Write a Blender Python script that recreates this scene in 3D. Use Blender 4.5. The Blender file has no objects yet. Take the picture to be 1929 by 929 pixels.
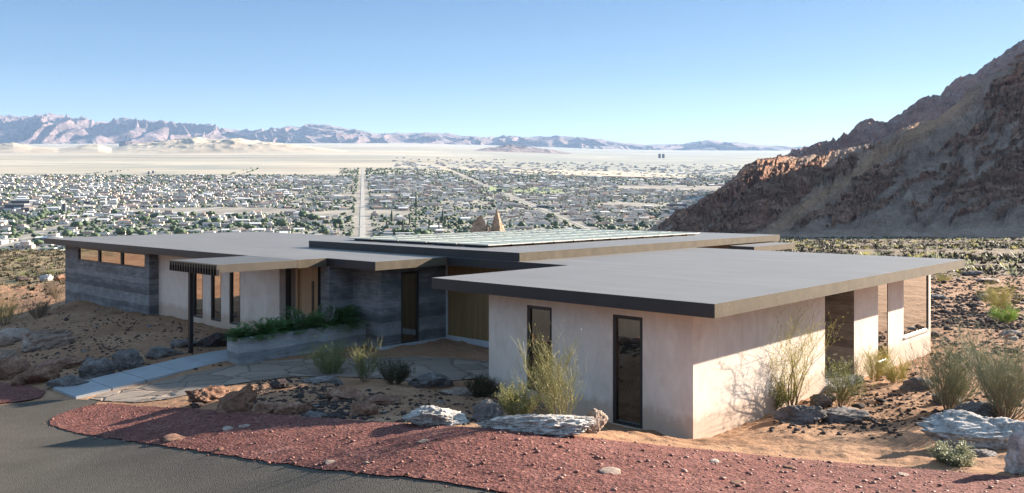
import bpy, bmesh, math, random
import numpy as np
from mathutils import Vector, Matrix
random.seed(7); rng = np.random.default_rng(7)
R = math.radians
C = bpy.context.scene.collection
# ------------------------------------------------------------------ geometry of the view, used to find real places
F, CX, HV, EYE = 1627.0, 964.5, 373.0, 6.5
OX, OY = 0.45, 36.0
AX, AY, BX, BY = 0.735, -0.678, 0.678, 0.735          # house axes: p runs right-front, q runs right-back
HROT = math.atan2(AY, AX)
SLOPE, Z0 = 0.0719, -123.5                            # the valley floor rises gently away
def hp(p, q): return OX + AX*p + BX*q, OY + AY*p + BY*q
def hpi(x, y): return AX*(x-OX)+AY*(y-OY), BX*(x-OX)+BY*(y-OY)
def p_at(x, q):
    k = (x-CX)/F
    return -(OX - k*OY + (BX-k*BY)*q)/(AX-k*AY)
def q_at(x, p):
    k = (x-CX)/F
    return -(OX - k*OY + (AX-k*AY)*p)/(BX-k*BY)
def z_of(v, Y): return EYE-(v-HV)/F*Y
# ------------------------------------------------------------------ numpy noise
_perm = rng.permutation(256); _perm = np.concatenate([_perm, _perm, _perm])
_g = np.array([(math.cos(a), math.sin(a)) for a in np.linspace(0, 2*math.pi, 16, endpoint=False)])
def pn(x, y):
    xi = np.floor(x).astype(int); yi = np.floor(y).astype(int); fx = x-xi; fy = y-yi
    xi &= 255; yi &= 255
    u = fx*fx*fx*(fx*(fx*6-15)+10); v = fy*fy*fy*(fy*(fy*6-15)+10)
    def gr(ix, iy, dx, dy):
        g = _g[_perm[_perm[ix & 255]+(iy & 255)] & 15]; return g[..., 0]*dx+g[..., 1]*dy
    a = gr(xi, yi, fx, fy); b = gr(xi+1, yi, fx-1, fy); c = gr(xi, yi+1, fx, fy-1); d = gr(xi+1, yi+1, fx-1, fy-1)
    return (a+(b-a)*u)+((c+(d-c)*u)-(a+(b-a)*u))*v
def fbm(x, y, o=5, l=2.03, g=0.5):
    s = 0; a = 1.0
    for i in range(o):
        s = s+a*pn(x+i*17.3, y-i*9.1); x = x*l; y = y*l; a *= g
    return s
def ridged(x, y, o=6, l=2.1, g=0.55):
    s = 0; a = 1.0; w = 1.0; t = 0
    for i in range(o):
        n = 1-np.abs(pn(x+i*11.7, y+i*5.3))*2.2; n = np.clip(n, 0, 1)**2
        s = s+a*n*w; w = np.clip(n*1.6, 0, 1); t += a; x = x*l; y = y*l; a *= g
    return s/t
def ss(a, b, x):
    t = np.clip((x-a)/(b-a), 0, 1); return t*t*(3-2*t)
def h3(v, s):   # cheap 3-D noise from three planes
    return (pn(v[:, 0]*s+3, v[:, 1]*s+7)+pn(v[:, 1]*s+13, v[:, 2]*s-5)+pn(v[:, 2]*s+31, v[:, 0]*s+2))/1.7
# ------------------------------------------------------------------ materials
def mat(name):
    m = bpy.data.materials.new(name); m.use_nodes = True; nt = m.node_tree; nt.nodes.clear()
    out = nt.nodes.new('ShaderNodeOutputMaterial'); b = nt.nodes.new('ShaderNodeBsdfPrincipled')
    nt.links.new(b.outputs[0], out.inputs[0]); return m, nt, b, out
def N(nt, t, **k):
    n = nt.nodes.new('ShaderNode'+t)
    for a, v in k.items():
        if a.startswith('i_'):
            key = a[2:]; key = int(key) if key.isdigit() else key.replace('_', ' ')
            n.inputs[key].default_value = v
        else: setattr(n, a, v)
    return n
def L(nt, a, b): nt.links.new(a, b)
def ramp(nt, fac, stops, interp='LINEAR'):
    r = nt.nodes.new('ShaderNodeValToRGB'); e = r.color_ramp.elements; r.color_ramp.interpolation = interp
    while len(e) < len(stops): e.new(0.5)
    for i, (p, c) in enumerate(stops):
        e[i].position = p; e[i].color = (c, c, c, 1) if isinstance(c, (int, float)) else (*c, 1)
    if fac is not None: L(nt, fac, r.inputs[0])
    return r.outputs[0]
def mixc(nt, fac, a, b, mode='MIX'):
    m = nt.nodes.new('ShaderNodeMix'); m.data_type = 'RGBA'; m.blend_type = mode
    for s, v in ((0, fac), (6, a), (7, b)):
        if isinstance(v, (int, float)): m.inputs[s].default_value = v
        elif isinstance(v, tuple): m.inputs[s].default_value = (*v, 1)
        else: L(nt, v, m.inputs[s])
    return m.outputs[2]
def coords(nt, kind='Object', scale=(1, 1, 1), rot=(0, 0, 0)):
    if kind == 'Pos': o = N(nt, 'NewGeometry').outputs['Position']
    else: o = N(nt, 'TexCoord').outputs[kind]
    mp = N(nt, 'Mapping'); mp.inputs['Scale'].default_value = scale; mp.inputs['Rotation'].default_value = rot
    L(nt, o, mp.inputs[0]); return mp.outputs[0]
def noise(nt, vec, s, d=6, r=0.55, dist=0.0):
    n = N(nt, 'TexNoise', i_Scale=s, i_Detail=d, i_Roughness=r, i_Distortion=dist); L(nt, vec, n.inputs['Vector']); return n.outputs[0]
def voro(nt, vec, s, feature='F1', rnd=1.0):
    n = N(nt, 'TexVoronoi', feature=feature, i_Scale=s, i_Randomness=rnd); L(nt, vec, n.inputs['Vector']); return n
def bump(nt, b, h, st=0.4, dist=0.02):
    n = N(nt, 'Bump', i_Strength=st, i_Distance=dist); L(nt, h, n.inputs['Height'])
    if b.inputs['Normal'].is_linked: L(nt, b.inputs['Normal'].links[0].from_socket, n.inputs['Normal'])
    L(nt, n.outputs[0], b.inputs['Normal'])
def math_(nt, op, a, b=None, c=None):
    m = N(nt, 'Math', operation=op)
    for i, v in enumerate((a, b, c)):
        if v is None: continue
        if isinstance(v, (int, float)): m.inputs[i].default_value = v
        else: L(nt, v, m.inputs[i])
    return m.outputs[0]
M = {}
def plain(name, col, rough=0.6, var=0.15, scale=8, metal=0.0, bmp=0.0, spec=0.5, kind='Object'):
    m, nt, b, o = mat(name); v = coords(nt, kind)
    n = noise(nt, v, scale)
    c1 = tuple(x*(1-var) for x in col); c2 = tuple(min(1, x*(1+var)) for x in col)
    L(nt, ramp(nt, n, [(0.3, c1), (0.7, c2)]), b.inputs['Base Color'])
    b.inputs['Roughness'].default_value = rough; b.inputs['Metallic'].default_value = metal
    b.inputs['Specular IOR Level'].default_value = spec
    if bmp: bump(nt, b, noise(nt, v, scale*6), bmp, 0.01)
    M[name] = m; return m
# stucco
m, nt, b, o = mat('stucco'); v = coords(nt)
n1 = noise(nt, v, 0.9, 7, 0.6, 0.6); n2 = noise(nt, v, 5, 5); n3 = noise(nt, coords(nt, scale=(1, 1, .35)), 2.2, 8, .65, 1.2)
c = ramp(nt, n1, [(0.28, (.57, .475, .395)), (0.52, (.67, .585, .50)), (0.75, (.73, .65, .57))])
c = mixc(nt, .35, c, ramp(nt, n3, [(0.35, (.50, .40, .345)), (0.6, (.71, .62, .55))]))
sz0 = N(nt, 'SeparateXYZ'); L(nt, v, sz0.inputs[0])
c = mixc(nt, ramp(nt, math_(nt, 'SUBTRACT', sz0.outputs[2], math_(nt, 'MULTIPLY', noise(nt, v, 2.5, 7, .7), .9)), [(0.0, .6), (.28, 0.0)]), c, (.40, .27, .18))
L(nt, c, b.inputs['Base Color']); b.inputs['Roughness'].default_value = .85
bump(nt, b, n2, .25, .02); bump(nt, b, noise(nt, v, 60, 3), .15, .004); M['stucco'] = m
# rammed layered concrete
def concrete(name, lo, mid, hi, layer=2.2):
    m, nt, b, o = mat(name); v = coords(nt)
    wob = noise(nt, v, .8, 4)
    sx = N(nt, 'SeparateXYZ'); L(nt, v, sx.inputs[0])
    z = math_(nt, 'ADD', sx.outputs[2], math_(nt, 'MULTIPLY', wob, .28))
    cb = N(nt, 'CombineXYZ'); L(nt, math_(nt, 'MULTIPLY', sx.outputs[0], .18), cb.inputs[0]); L(nt, math_(nt, 'MULTIPLY', sx.outputs[1], .18), cb.inputs[1]); L(nt, z, cb.inputs[2])
    lay = noise(nt, cb.outputs[0], layer*3.0, 9, .72)
    lay2 = noise(nt, cb.outputs[0], layer*.9, 3, .5)
    patch = noise(nt, v, 1.7, 8, .7)
    c = ramp(nt, lay, [(0.3, lo), (0.5, mid), (0.72, hi)])
    c = mixc(nt, ramp(nt, lay2, [(.42, 0.0), (.6, .55)]), c, lo)
    c = mixc(nt, ramp(nt, patch, [(.48, 0.0), (.75, .6)]), c, hi)
    seam = math_(nt, 'FRACT', math_(nt, 'MULTIPLY', z, 1.65))
    c = mixc(nt, ramp(nt, seam, [(0, .8), (.05, 0.0)]), c, tuple(x*.5 for x in lo))
    wn = N(nt, 'TexWhiteNoise', noise_dimensions='1D'); L(nt, math_(nt, 'FLOOR', math_(nt, 'MULTIPLY', z, 3.3)), wn.inputs['W'])
    c = mixc(nt, ramp(nt, wn.outputs[0], [(0, .5), (.6, 0.0)]), c, tuple(x*.8 for x in lo)); c = mixc(nt, ramp(nt, wn.outputs[0], [(.6, 0.0), (1, .45)]), c, hi)
    L(nt, c, b.inputs['Base Color']); b.inputs['Roughness'].default_value = .9
    bump(nt, b, lay, .7, .05); bump(nt, b, noise(nt, v, 25, 6), .4, .01); M[name] = m
concrete('concrete_wall', (.082, .084, .087), (.165, .168, .172), (.33, .335, .34))
concrete('earth_concrete', (.10, .078, .062), (.19, .155, .13), (.31, .265, .23))
concrete('planter_concrete', (.13, .138, .145), (.25, .26, .27), (.42, .43, .44), 1.8)
plain('pale_concrete', (.42, .43, .45), .85, .12, 3, bmp=.2)
# fascia bronze with trowel speckle
m, nt, b, o = mat('bronze_fascia'); v = coords(nt)
n1 = noise(nt, v, 1.5, 6); n2 = noise(nt, coords(nt, scale=(1, 1, 1)), 26, 6, .7, 1.5); 
c = ramp(nt, n1, [(.3, (.07, .056, .038)), (.7, (.105, .085, .058))])
msk = math_(nt, 'MULTIPLY', ramp(nt, n2, [(.56, 0.0), (.66, 1.0)]), ramp(nt, noise(nt, v, 2.3, 3), [(.45, 0.15), (.65, .9)]))
c = mixc(nt, msk, c, (.34, .28, .19)); L(nt, c, b.inputs['Base Color'])
b.inputs['Roughness'].default_value = .75; b.inputs['Specular IOR Level'].default_value = .2; bump(nt, b, n2, .3, .01); M['bronze_fascia'] = m
# roof membrane
m, nt, b, o = mat('roof_membrane'); v = coords(nt, scale=(.12, 1, 1), rot=(0, 0, R(-43)))
n1 = noise(nt, v, 1.6, 8, .6, .4); v2 = coords(nt)
c = ramp(nt, n1, [(.3, (.14, .130, .120)), (.7, (.185, .173, .16))])
c = mixc(nt, ramp(nt, noise(nt, v2, .35, 5), [(.35, 0.0), (.7, .35)]), c, (.115, .112, .11))
L(nt, c, b.inputs['Base Color']); b.inputs['Roughness'].default_value = .5; b.inputs['Specular IOR Level'].default_value = .35
bump(nt, b, noise(nt, v2, 7, 5), .12, .02); M['roof_membrane'] = m
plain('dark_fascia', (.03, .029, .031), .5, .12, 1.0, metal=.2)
plain('canopy_metal', (.095, .08, .062), .45, .12, 1.2, metal=.2)
plain('dark_metal', (.03, .028, .03), .4, .2, 3, metal=.4)
plain('window_frame', (.035, .031, .029), .45, .15, 4, metal=.2)
plain('curtain_cloth', (.55, .45, .38), .9, .1, 3)
plain('sill_metal', (.55, .52, .48), .4, .1, 4, metal=.2)
# wood siding
def wood(name, col, board):
    m, nt, b, o = mat(name); v = coords(nt, scale=(1, 1, .08))
    sx = N(nt, 'SeparateXYZ'); L(nt, N(nt, 'TexCoord').outputs['Object'], sx.inputs[0])
    bx = math_(nt, 'MULTIPLY', math_(nt, 'ADD', sx.outputs[0], sx.outputs[1]), 1/board)
    fl = math_(nt, 'FLOOR', bx); fr = math_(nt, 'FRACT', bx)
    wn = N(nt, 'TexWhiteNoise', noise_dimensions='1D'); L(nt, fl, wn.inputs['W'])
    n = noise(nt, v, 9, 8, .6, 1.0)
    c = ramp(nt, n, [(.3, tuple(x*.72 for x in col)), (.7, tuple(x*1.15 for x in col))])
    c = mixc(nt, .4, c, ramp(nt, wn.outputs[0], [(0, tuple(x*.7 for x in col)), (1, tuple(x*1.3 for x in col))]))
    c = mixc(nt, ramp(nt, fr, [(0, .85), (.05, 0.0)]), c, tuple(x*.2 for x in col))
    L(nt, c, b.inputs['Base Color']); b.inputs['Roughness'].default_value = .6
    bump(nt, b, fr, .4, .01); M[name] = m
wood('wood_siding', (.22, .14, .06), .16); wood('door_wood', (.38, .24, .12), .3)
# glass: coated, mostly mirroring the desert, with a dark room behind it
def glass(name, tint, room, fac):
    m, nt, b, o = mat(name); nt.nodes.remove(b)
    g = N(nt, 'BsdfGlossy', i_Roughness=.012); g.inputs[0].default_value = (*tint, 1)
    v = coords(nt); nn = N(nt, 'Bump', i_Strength=.05, i_Distance=.05); L(nt, noise(nt, v, .8, 1), nn.inputs['Height']); L(nt, nn.outputs[0], g.inputs['Normal'])
    d = N(nt, 'BsdfTransparent' if name == 'dim_glass' else 'BsdfDiffuse'); L(nt, ramp(nt, noise(nt, coords(nt, scale=(1, 1, .2)), 1.1, 2), [(.4, room), (.6, tuple(x*2 for x in room))]), d.inputs[0])
    fr = N(nt, 'Fresnel', i_IOR=1.6)
    f2 = math_(nt, 'ADD', math_(nt, 'MULTIPLY', fr.outputs[0], 1.0), fac)
    x = N(nt, 'MixShader'); L(nt, f2, x.inputs[0]); L(nt, d.outputs[0], x.inputs[1]); L(nt, g.outputs[0], x.inputs[2]); L(nt, x.outputs[0], o.inputs[0]); M[name] = m
glass('window_glass', (.85, .8, .75), (.012, .012, .013), .5)
glass('dim_glass', (.75, .72, .68), (.42, .40, .38), .36)
glass('solar_glass', (.72, .82, .80), (.10, .13, .13), .35)
# ground
sunS = (0.860, 0.510)
m, nt, b, o = mat('desert_ground'); v = coords(nt, 'Pos')
sx = N(nt, 'SeparateXYZ'); L(nt, v, sx.inputs[0])
n1 = noise(nt, v, .35, 8, .6); n2 = noise(nt, v, 2.6, 8, .65); n3 = noise(nt, v, 22, 4, .6)
sand = ramp(nt, n1, [(.3, (.25, .133, .072)), (.5, (.34, .195, .112)), (.7, (.435, .27, .165))])
sand = mixc(nt, ramp(nt, n2, [(.38, .55), (.6, 0.0)]), sand, (.24, .135, .085))
vv = voro(nt, v, 5.5); vc = voro(nt, v, 5.5)
spk = math_(nt, 'MULTIPLY', ramp(nt, vv.outputs['Distance'], [(.16, 1.0), (.24, 0.0)]), ramp(nt, noise(nt, v, .5, 4), [(.48, 0.0), (.58, 1.0)]))
sand = mixc(nt, spk, sand, (.07, .05, .045))
vs = voro(nt, v, 19); spk2 = math_(nt, 'MULTIPLY', ramp(nt, vs.outputs['Distance'], [(.18, .8), (.3, 0.0)]), ramp(nt, noise(nt, v, 1.3, 3), [(.5, 0.0), (.6, 1.0)]))
sand = mixc(nt, spk2, sand, (.14, .09, .07))
# far scrub slope
sc = ramp(nt, noise(nt, v, .16, 7, .75), [(.40, (.13, .11, .055)), (.5, (.30, .22, .13)), (.62, (.40, .29, .19))])
sc = mixc(nt, ramp(nt, noise(nt, v, .7, 4, .7), [(.45, .6), (.55, 0.0)]), sc, (.085, .085, .045))
kx0 = math_(nt, 'DIVIDE', sx.outputs[0], math_(nt, 'MAXIMUM', sx.outputs[1], 1.0))
sc2 = ramp(nt, noise(nt, v, .5, 8, .75), [(.40, (.09, .075, .05)), (.5, (.17, .13, .095)), (.62, (.25, .19, .14))])
sc = mixc(nt, ramp(nt, kx0, [(.1, 0.0), (.2, 1.0)]), sc, sc2)
col = mixc(nt, ramp(nt, math_(nt, 'MULTIPLY', math_(nt, 'ADD', sx.outputs[1], math_(nt, 'MULTIPLY', n1, 30)), .01), [(.95, 0.0), (1.15, 1.0)]), sand, sc)
# valley floor: pale silt, streaked fields, street dust
vb = coords(nt, 'Pos', scale=(.18, 1, 1)); vb3 = coords(nt, 'Pos', scale=(.35, 1, 1))
va = noise(nt, vb, .0016, 9, .62); vf = noise(nt, vb3, .005, 9, .7)
val = ramp(nt, va, [(.36, (.27, .24, .19)), (.5, (.41, .36, .275)), (.64, (.50, .44, .345))])
val = mixc(nt, ramp(nt, vf, [(.48, 0.0), (.60, .75)]), val, (.25, .265, .235))
kx = math_(nt, 'DIVIDE', sx.outputs[0], sx.outputs[1])
east = ramp(nt, math_(nt, 'ADD', kx, math_(nt, 'MULTIPLY', va, .2)), [(.0, 0.0), (.14, 1.0)])
val = mixc(nt, math_(nt, 'MULTIPLY', east, ramp(nt, vf, [(.36, .1), (.52, .8)])), val, (.23, .245, .215))
town = ramp(nt, noise(nt, v, .012, 6, .7), [(.35, (.18, .17, .145)), (.5, (.29, .265, .225)), (.65, (.38, .345, .29))])
ymix = ramp(nt, math_(nt, 'MULTIPLY', math_(nt, 'ADD', sx.outputs[1], math_(nt, 'MULTIPLY', va, 400)), .0001), [(.30, 0.0), (.33, 1.0)])
val = mixc(nt, ymix, town, val)
col = mixc(nt, ramp(nt, math_(nt, 'MULTIPLY', sx.outputs[1], .001), [(.45, 0.0), (.6, 1.0)]), col, val)
L(nt, col, b.inputs['Base Color']); b.inputs['Roughness'].default_value = .95; b.inputs['Specular IOR Level'].default_value = .15
bump(nt, b, n2, .7, .16); bump(nt, b, noise(nt, v, 7, 6, .7), .7, .06); bump(nt, b, n3, .5, .02); bump(nt, b, ramp(nt, vs.outputs['Distance'], [(.1, 1.0), (.35, 0.0)]), .25, .03); M['ground'] = m
# red gravel
m, nt, b, o = mat('red_gravel'); v = coords(nt, 'Pos')
n1 = noise(nt, v, .9, 8, .65); n2 = noise(nt, v, 9, 6, .7)
va_ = voro(nt, v, 14); vb_ = voro(nt, v, 33)
c = ramp(nt, n1, [(.3, (.125, .045, .037)), (.55, (.18, .072, .058)), (.75, (.25, .12, .10))])
sg = N(nt, 'SeparateColor'); L(nt, va_.outputs['Color'], sg.inputs[0]); c = mixc(nt, .75, c, mixc(nt, 1.0, c, ramp(nt, sg.outputs[0], [(0, (.45, .42, .42)), (.6, (1.0, .95, .93)), (1, (1.5, 1.6, 1.6))]), 'MULTIPLY'))
c = mixc(nt, ramp(nt, n2, [(.4, .7), (.52, 0.0)]), c, (.12, .05, .05))
c = mixc(nt, ramp(nt, noise(nt, v, 24, 3, .6), [(.62, 0.0), (.7, .7)]), c, (.52, .33, .28))
L(nt, c, b.inputs['Base Color']); b.inputs['Roughness'].default_value = .95; b.inputs['Specular IOR Level'].default_value = .15
bump(nt, b, n2, .9, .06); bump(nt, b, va_.outputs['Distance'], .6, .05); bump(nt, b, vb_.outputs['Distance'], .5, .02); M['red_gravel'] = m
# asphalt
m, nt, b, o = mat('asphalt'); v = coords(nt, 'Pos')
va_ = voro(nt, v, 45); n1 = noise(nt, v, .5, 7, .6)
c = ramp(nt, n1, [(.3, (.058, .051, .042)), (.7, (.10, .088, .072))])
c = mixc(nt, ramp(nt, va_.outputs['Distance'], [(.1, .7), (.4, 0.0)]), c, (.24, .22, .185))
c = mixc(nt, ramp(nt, noise(nt, v, 70, 2), [(.46, 0.0), (.6, .8)]), c, (.03, .027, .023))
L(nt, c, b.inputs['Base Color']); b.inputs['Roughness'].default_value = .9; b.inputs['Specular IOR Level'].default_value = .2
bump(nt, b, va_.outputs['Distance'], .7, .015); bump(nt, b, noise(nt, v, 6, 6), .3, .02); M['asphalt'] = m
# flagstones
m, nt, b, o = mat('flagstone'); v = coords(nt, 'Pos', scale=(.75, 1, 1))
dn = N(nt, 'VectorMath', operation='MULTIPLY_ADD'); nz = N(nt, 'TexNoise', i_Scale=1.1, i_Detail=4); L(nt, v, nz.inputs['Vector'])
L(nt, nz.outputs['Color'], dn.inputs[0]); dn.inputs[1].default_value = (.6, .6, 0); L(nt, v, dn.inputs[2])
e = voro(nt, dn.outputs[0], .95, 'DISTANCE_TO_EDGE'); cc = voro(nt, dn.outputs[0], .95)
sv = N(nt, 'SeparateColor'); L(nt, cc.outputs['Color'], sv.inputs[0])
c = ramp(nt, sv.outputs[0], [(0, (.15, .115, .09)), (.5, (.205, .16, .125)), (1, (.27, .215, .17))])
c = mixc(nt, ramp(nt, noise(nt, v, 5, 8, .7), [(.4, .4), (.65, 0.0)]), c, (.2, .155, .12))
gap = ramp(nt, e.outputs['Distance'], [(.008, 1.0), (.024, 0.0)])
c = mixc(nt, gap, c, (.09, .065, .05)); L(nt, c, b.inputs['Base Color']); b.inputs['Roughness'].default_value = .85
bump(nt, b, ramp(nt, e.outputs['Distance'], [(.01, 0.0), (.06, 1.0)]), .8, .05); bump(nt, b, noise(nt, v, 8, 7), .4, .02); M['flagstone'] = m
# walkway slab
plain('walk_concrete', (.28, .295, .31), .8, .1, 1.3, bmp=.15)
# rocks
def rock(name, lo, mid, hi, s=2.0):
    m, nt, b, o = mat(name); v = coords(nt, 'Pos')
    n1 = noise(nt, v, s, 9, .68, .5); n2 = noise(nt, v, s*7, 7, .7)
    vs_ = voro(nt, coords(nt, 'Pos', scale=(1, 1, 2.2), rot=(.3, .25, .4)), s*1.3, 'DISTANCE_TO_EDGE')
    c = ramp(nt, n1, [(.32, lo), (.5, mid), (.68, hi)])
    c = mixc(nt, ramp(nt, n2, [(.38, .6), (.55, 0.0)]), c, lo)
    c = mixc(nt, ramp(nt, vs_.outputs['Distance'], [(.0, .55), (.03, 0.0)]), c, tuple(x*.45 for x in lo))
    L(nt, c, b.inputs['Base Color']); b.inputs['Roughness'].default_value = .9; b.inputs['Specular IOR Level'].default_value = .25
    bump(nt, b, n1, .7, .12); bump(nt, b, n2, .8, .04); bump(nt, b, noise(nt, v, s*26, 4, .7), .7, .012); M[name] = m
rock('rock_pale', (.24, .22, .205), (.50, .465, .43), (.80, .75, .70))
rock('rock_grey', (.095, .085, .082), (.19, .17, .16), (.34, .31, .29))
rock('rock_red', (.13, .065, .045), (.27, .145, .095), (.42, .26, .18))
rock('rock_tan', (.22, .16, .125), (.37, .28, .225), (.52, .43, .36))
rock('rock_dark', (.035, .026, .025), (.075, .055, .05), (.14, .10, .085), 6)
rock('outcrop_rock', (.22, .13, .085), (.42, .28, .19), (.58, .42, .30), .4)
# plants
def leafm(name, a, c_, tr=.25):
    m, nt, b, o = mat(name); oi = N(nt, 'ObjectInfo'); g = N(nt, 'NewGeometry')
    f = math_(nt, 'FRACT', math_(nt, 'ADD', oi.outputs['Random'], g.outputs['Random Per Island']))
    L(nt, ramp(nt, f, [(0, a), (1, c_)]), b.inputs['Base Color']); b.inputs['Roughness'].default_value = .6; b.inputs['Specular IOR Level'].default_value = .25
    t = N(nt, 'BsdfTranslucent'); t.inputs[0].default_value = (*[x*1.3 for x in c_], 1)
    x = N(nt, 'MixShader', i_0=tr); L(nt, b.outputs[0], x.inputs[1]); L(nt, t.outputs[0], x.inputs[2]); L(nt, x.outputs[0], o.inputs[0]); M[name] = m
leafm('broom_green', (.19, .185, .07), (.37, .345, .15)); leafm('olive_leaf', (.12, .13, .055), (.27, .28, .12))
leafm('yellow_brush', (.32, .30, .08), (.52, .47, .17)); leafm('dry_twig', (.14, .105, .075), (.30, .235, .16), .05)
leafm('frond_green', (.03, .07, .025), (.11, .20, .07), .25); leafm('seed_head', (.28, .26, .25), (.45, .42, .40), .2)
leafm('grey_brush', (.17, .18, .11), (.33, .34, .22)); leafm('bright_green', (.14, .22, .03), (.27, .40, .07))
leafm('tree_green', (.035, .06, .03), (.09, .125, .06), 0.05); leafm('cypress_green', (.02, .035, .022), (.04, .06, .035), 0.0)
leafm('scrub_far', (.03, .027, .018), (.095, .08, .045), 0.0)
leafm('scrub_dark', (.045, .045, .03), (.12, .115, .065), .05)
plain('bark', (.10, .075, .055), .9, .2, 10); plain('soil', (.05, .035, .025), .95, .3, 12)
leafm('gravel_stone', (.11, .042, .033), (.29, .145, .115), 0)
# town
def townm(name, pal):
    m, nt, b, o = mat(name); g = N(nt, 'NewGeometry'); oi = N(nt, 'ObjectInfo')
    f = math_(nt, 'FRACT', math_(nt, 'ADD', math_(nt, 'MULTIPLY', oi.outputs['Random'], 7.13), g.outputs['Random Per Island']))
    L(nt, ramp(nt, f, [(i/len(pal), c) for i, c in enumerate(pal)], 'CONSTANT'), b.inputs['Base Color']); b.inputs['Roughness'].default_value = .8; M[name] = m
townm('house_wall', [(.52, .48, .42), (.64, .61, .56), (.42, .32, .25), (.70, .66, .60), (.42, .34, .29)])
townm('house_roof', [(.66, .65, .63), (.78, .77, .75), (.42, .41, .40), (.42, .27, .20), (.66, .64, .61), (.20, .205, .215), (.50, .47, .43), (.80, .79, .78), (.30, .29, .28)])
plain('dark_block', (.06, .065, .08), .6, .2, .1); plain('tan_block', (.42, .36, .28), .8, .1, .1)
plain('tarmac_pale', (.33, .315, .285), .9, .1, .05, kind='Object')
# mountains
def cliffmat():
    m, nt, b, o = mat('mountain_rock'); v = coords(nt, 'Pos')
    at = N(nt, 'Attribute', attribute_name='cliff').outputs['Fac']; tn = N(nt, 'Attribute', attribute_name='tan').outputs['Fac']
    n1 = noise(nt, v, .02, 9, .65); n2 = noise(nt, v, .11, 8, .7); n4 = noise(nt, v, .5, 6, .7)
    st = noise(nt, coords(nt, 'Pos', scale=(.5, .5, 3.0), rot=(0, R(30), 0)), .035, 9, .68, .6)
    cl = ramp(nt, st, [(.30, (.12, .055, .042)), (.46, (.27, .13, .088)), (.56, (.40, .22, .15)), (.68, (.54, .36, .26))])
    cl = mixc(nt, ramp(nt, n2, [(.40, .85), (.52, 0.0)]), cl, (.035, .018, .015))
    cl = mixc(nt, ramp(nt, n1, [(.45, 0.0), (.7, .5)]), cl, (.25, .17, .10))
    scr = ramp(nt, n1, [(.3, (.26, .175, .128)), (.5, (.355, .248, .188)), (.7, (.46, .335, .262))])
    scr = mixc(nt, tn, scr, (.50, .295, .175))
    scr = mixc(nt, ramp(nt, noise(nt, coords(nt, 'Pos', scale=(1, .4, .5), rot=(0, R(35), 0)), .06, 8, .7), [(.48, 0.0), (.62, .55)]), scr, (.21, .13, .09)); scr = mixc(nt, ramp(nt, n4, [(.52, 0.0), (.60, .6)]), scr, (.12, .08, .06)); scr = mixc(nt, ramp(nt, n2, [(.3, .5), (.45, 0.0)]), scr, (.15, .11, .09))
    f = math_(nt, 'ADD', at, math_(nt, 'MULTIPLY', math_(nt, 'SUBTRACT', n2, .5), 1.3))
    L(nt, mixc(nt, ramp(nt, f, [(.38, 0.0), (.58, 1.0)]), scr, cl), b.inputs['Base Color']); b.inputs['Roughness'].default_value = .95; b.inputs['Specular IOR Level'].default_value = .1
    bump(nt, b, n2, .9, 4); bump(nt, b, st, .8, 5); bump(nt, b, n4, .6, .8); M['mountain_rock'] = m
cliffmat()
def rockslope(name, cliff, cliff2, scree, scree2, s, steep=(.62, .80), spec=.1, bd=3.0):
    m, nt, b, o = mat(name); v = coords(nt, 'Pos')
    g = N(nt, 'NewGeometry'); sx = N(nt, 'SeparateXYZ'); L(nt, g.outputs['True Normal'], sx.inputs[0])
    n1 = noise(nt, v, s, 9, .65); n2 = noise(nt, v, s*6, 8, .7)
    vst = coords(nt, 'Pos', scale=(1, 1, 3.5), rot=(0, R(28), 0)); st = noise(nt, vst, s*1.8, 8, .65, .4)
    cl = ramp(nt, st, [(.32, cliff), (.55, cliff2), (.7, tuple(x*1.25 for x in cliff2))])
    cl = mixc(nt, ramp(nt, n2, [(.4, .55), (.55, 0.0)]), cl, tuple(x*.5 for x in cliff))
    scr = ramp(nt, n1, [(.35, scree), (.65, scree2)])
    scr = mixc(nt, ramp(nt, n2, [(.5, 0.0), (.62, .6)]), scr, tuple(x*.55 for x in scree))
    f = math_(nt, 'ADD', sx.outputs[2], math_(nt, 'MULTIPLY', math_(nt, 'SUBTRACT', n2, .5), .35))
    c = mixc(nt, ramp(nt, f, [(steep[0], 0.0), (steep[1], 1.0)]), cl, scr)
    L(nt, c, b.inputs['Base Color']); b.inputs['Roughness'].default_value = .95; b.inputs['Specular IOR Level'].default_value = spec
    bump(nt, b, n2, .8, bd); bump(nt, b, st, .8, bd*2); M[name] = m
if 0: rockslope('mountain_rock', (.13, .062, .045), (.25, .125, .085), (.27, .215, .18), (.36, .28, .23), .02)
rockslope('far_ridge_rock', (.18, .095, .08), (.31, .18, .145), (.34, .235, .19), (.42, .30, .24), .006, bd=8)
rockslope('range_rock', (.14, .105, .105), (.24, .175, .16), (.22, .18, .175), (.32, .25, .23), .0012, (.7, .9), bd=60)
m, nt, b, o = mat('dune_sand'); v = coords(nt, 'Pos'); L(nt, ramp(nt, noise(nt, v, .002, 8, .65), [(.35, (.31, .25, .18)), (.55, (.42, .35, .255)), (.7, (.48, .41, .31))]), b.inputs['Base Color']); b.inputs['Roughness'].default_value = 1; M['dune_sand'] = m
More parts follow.
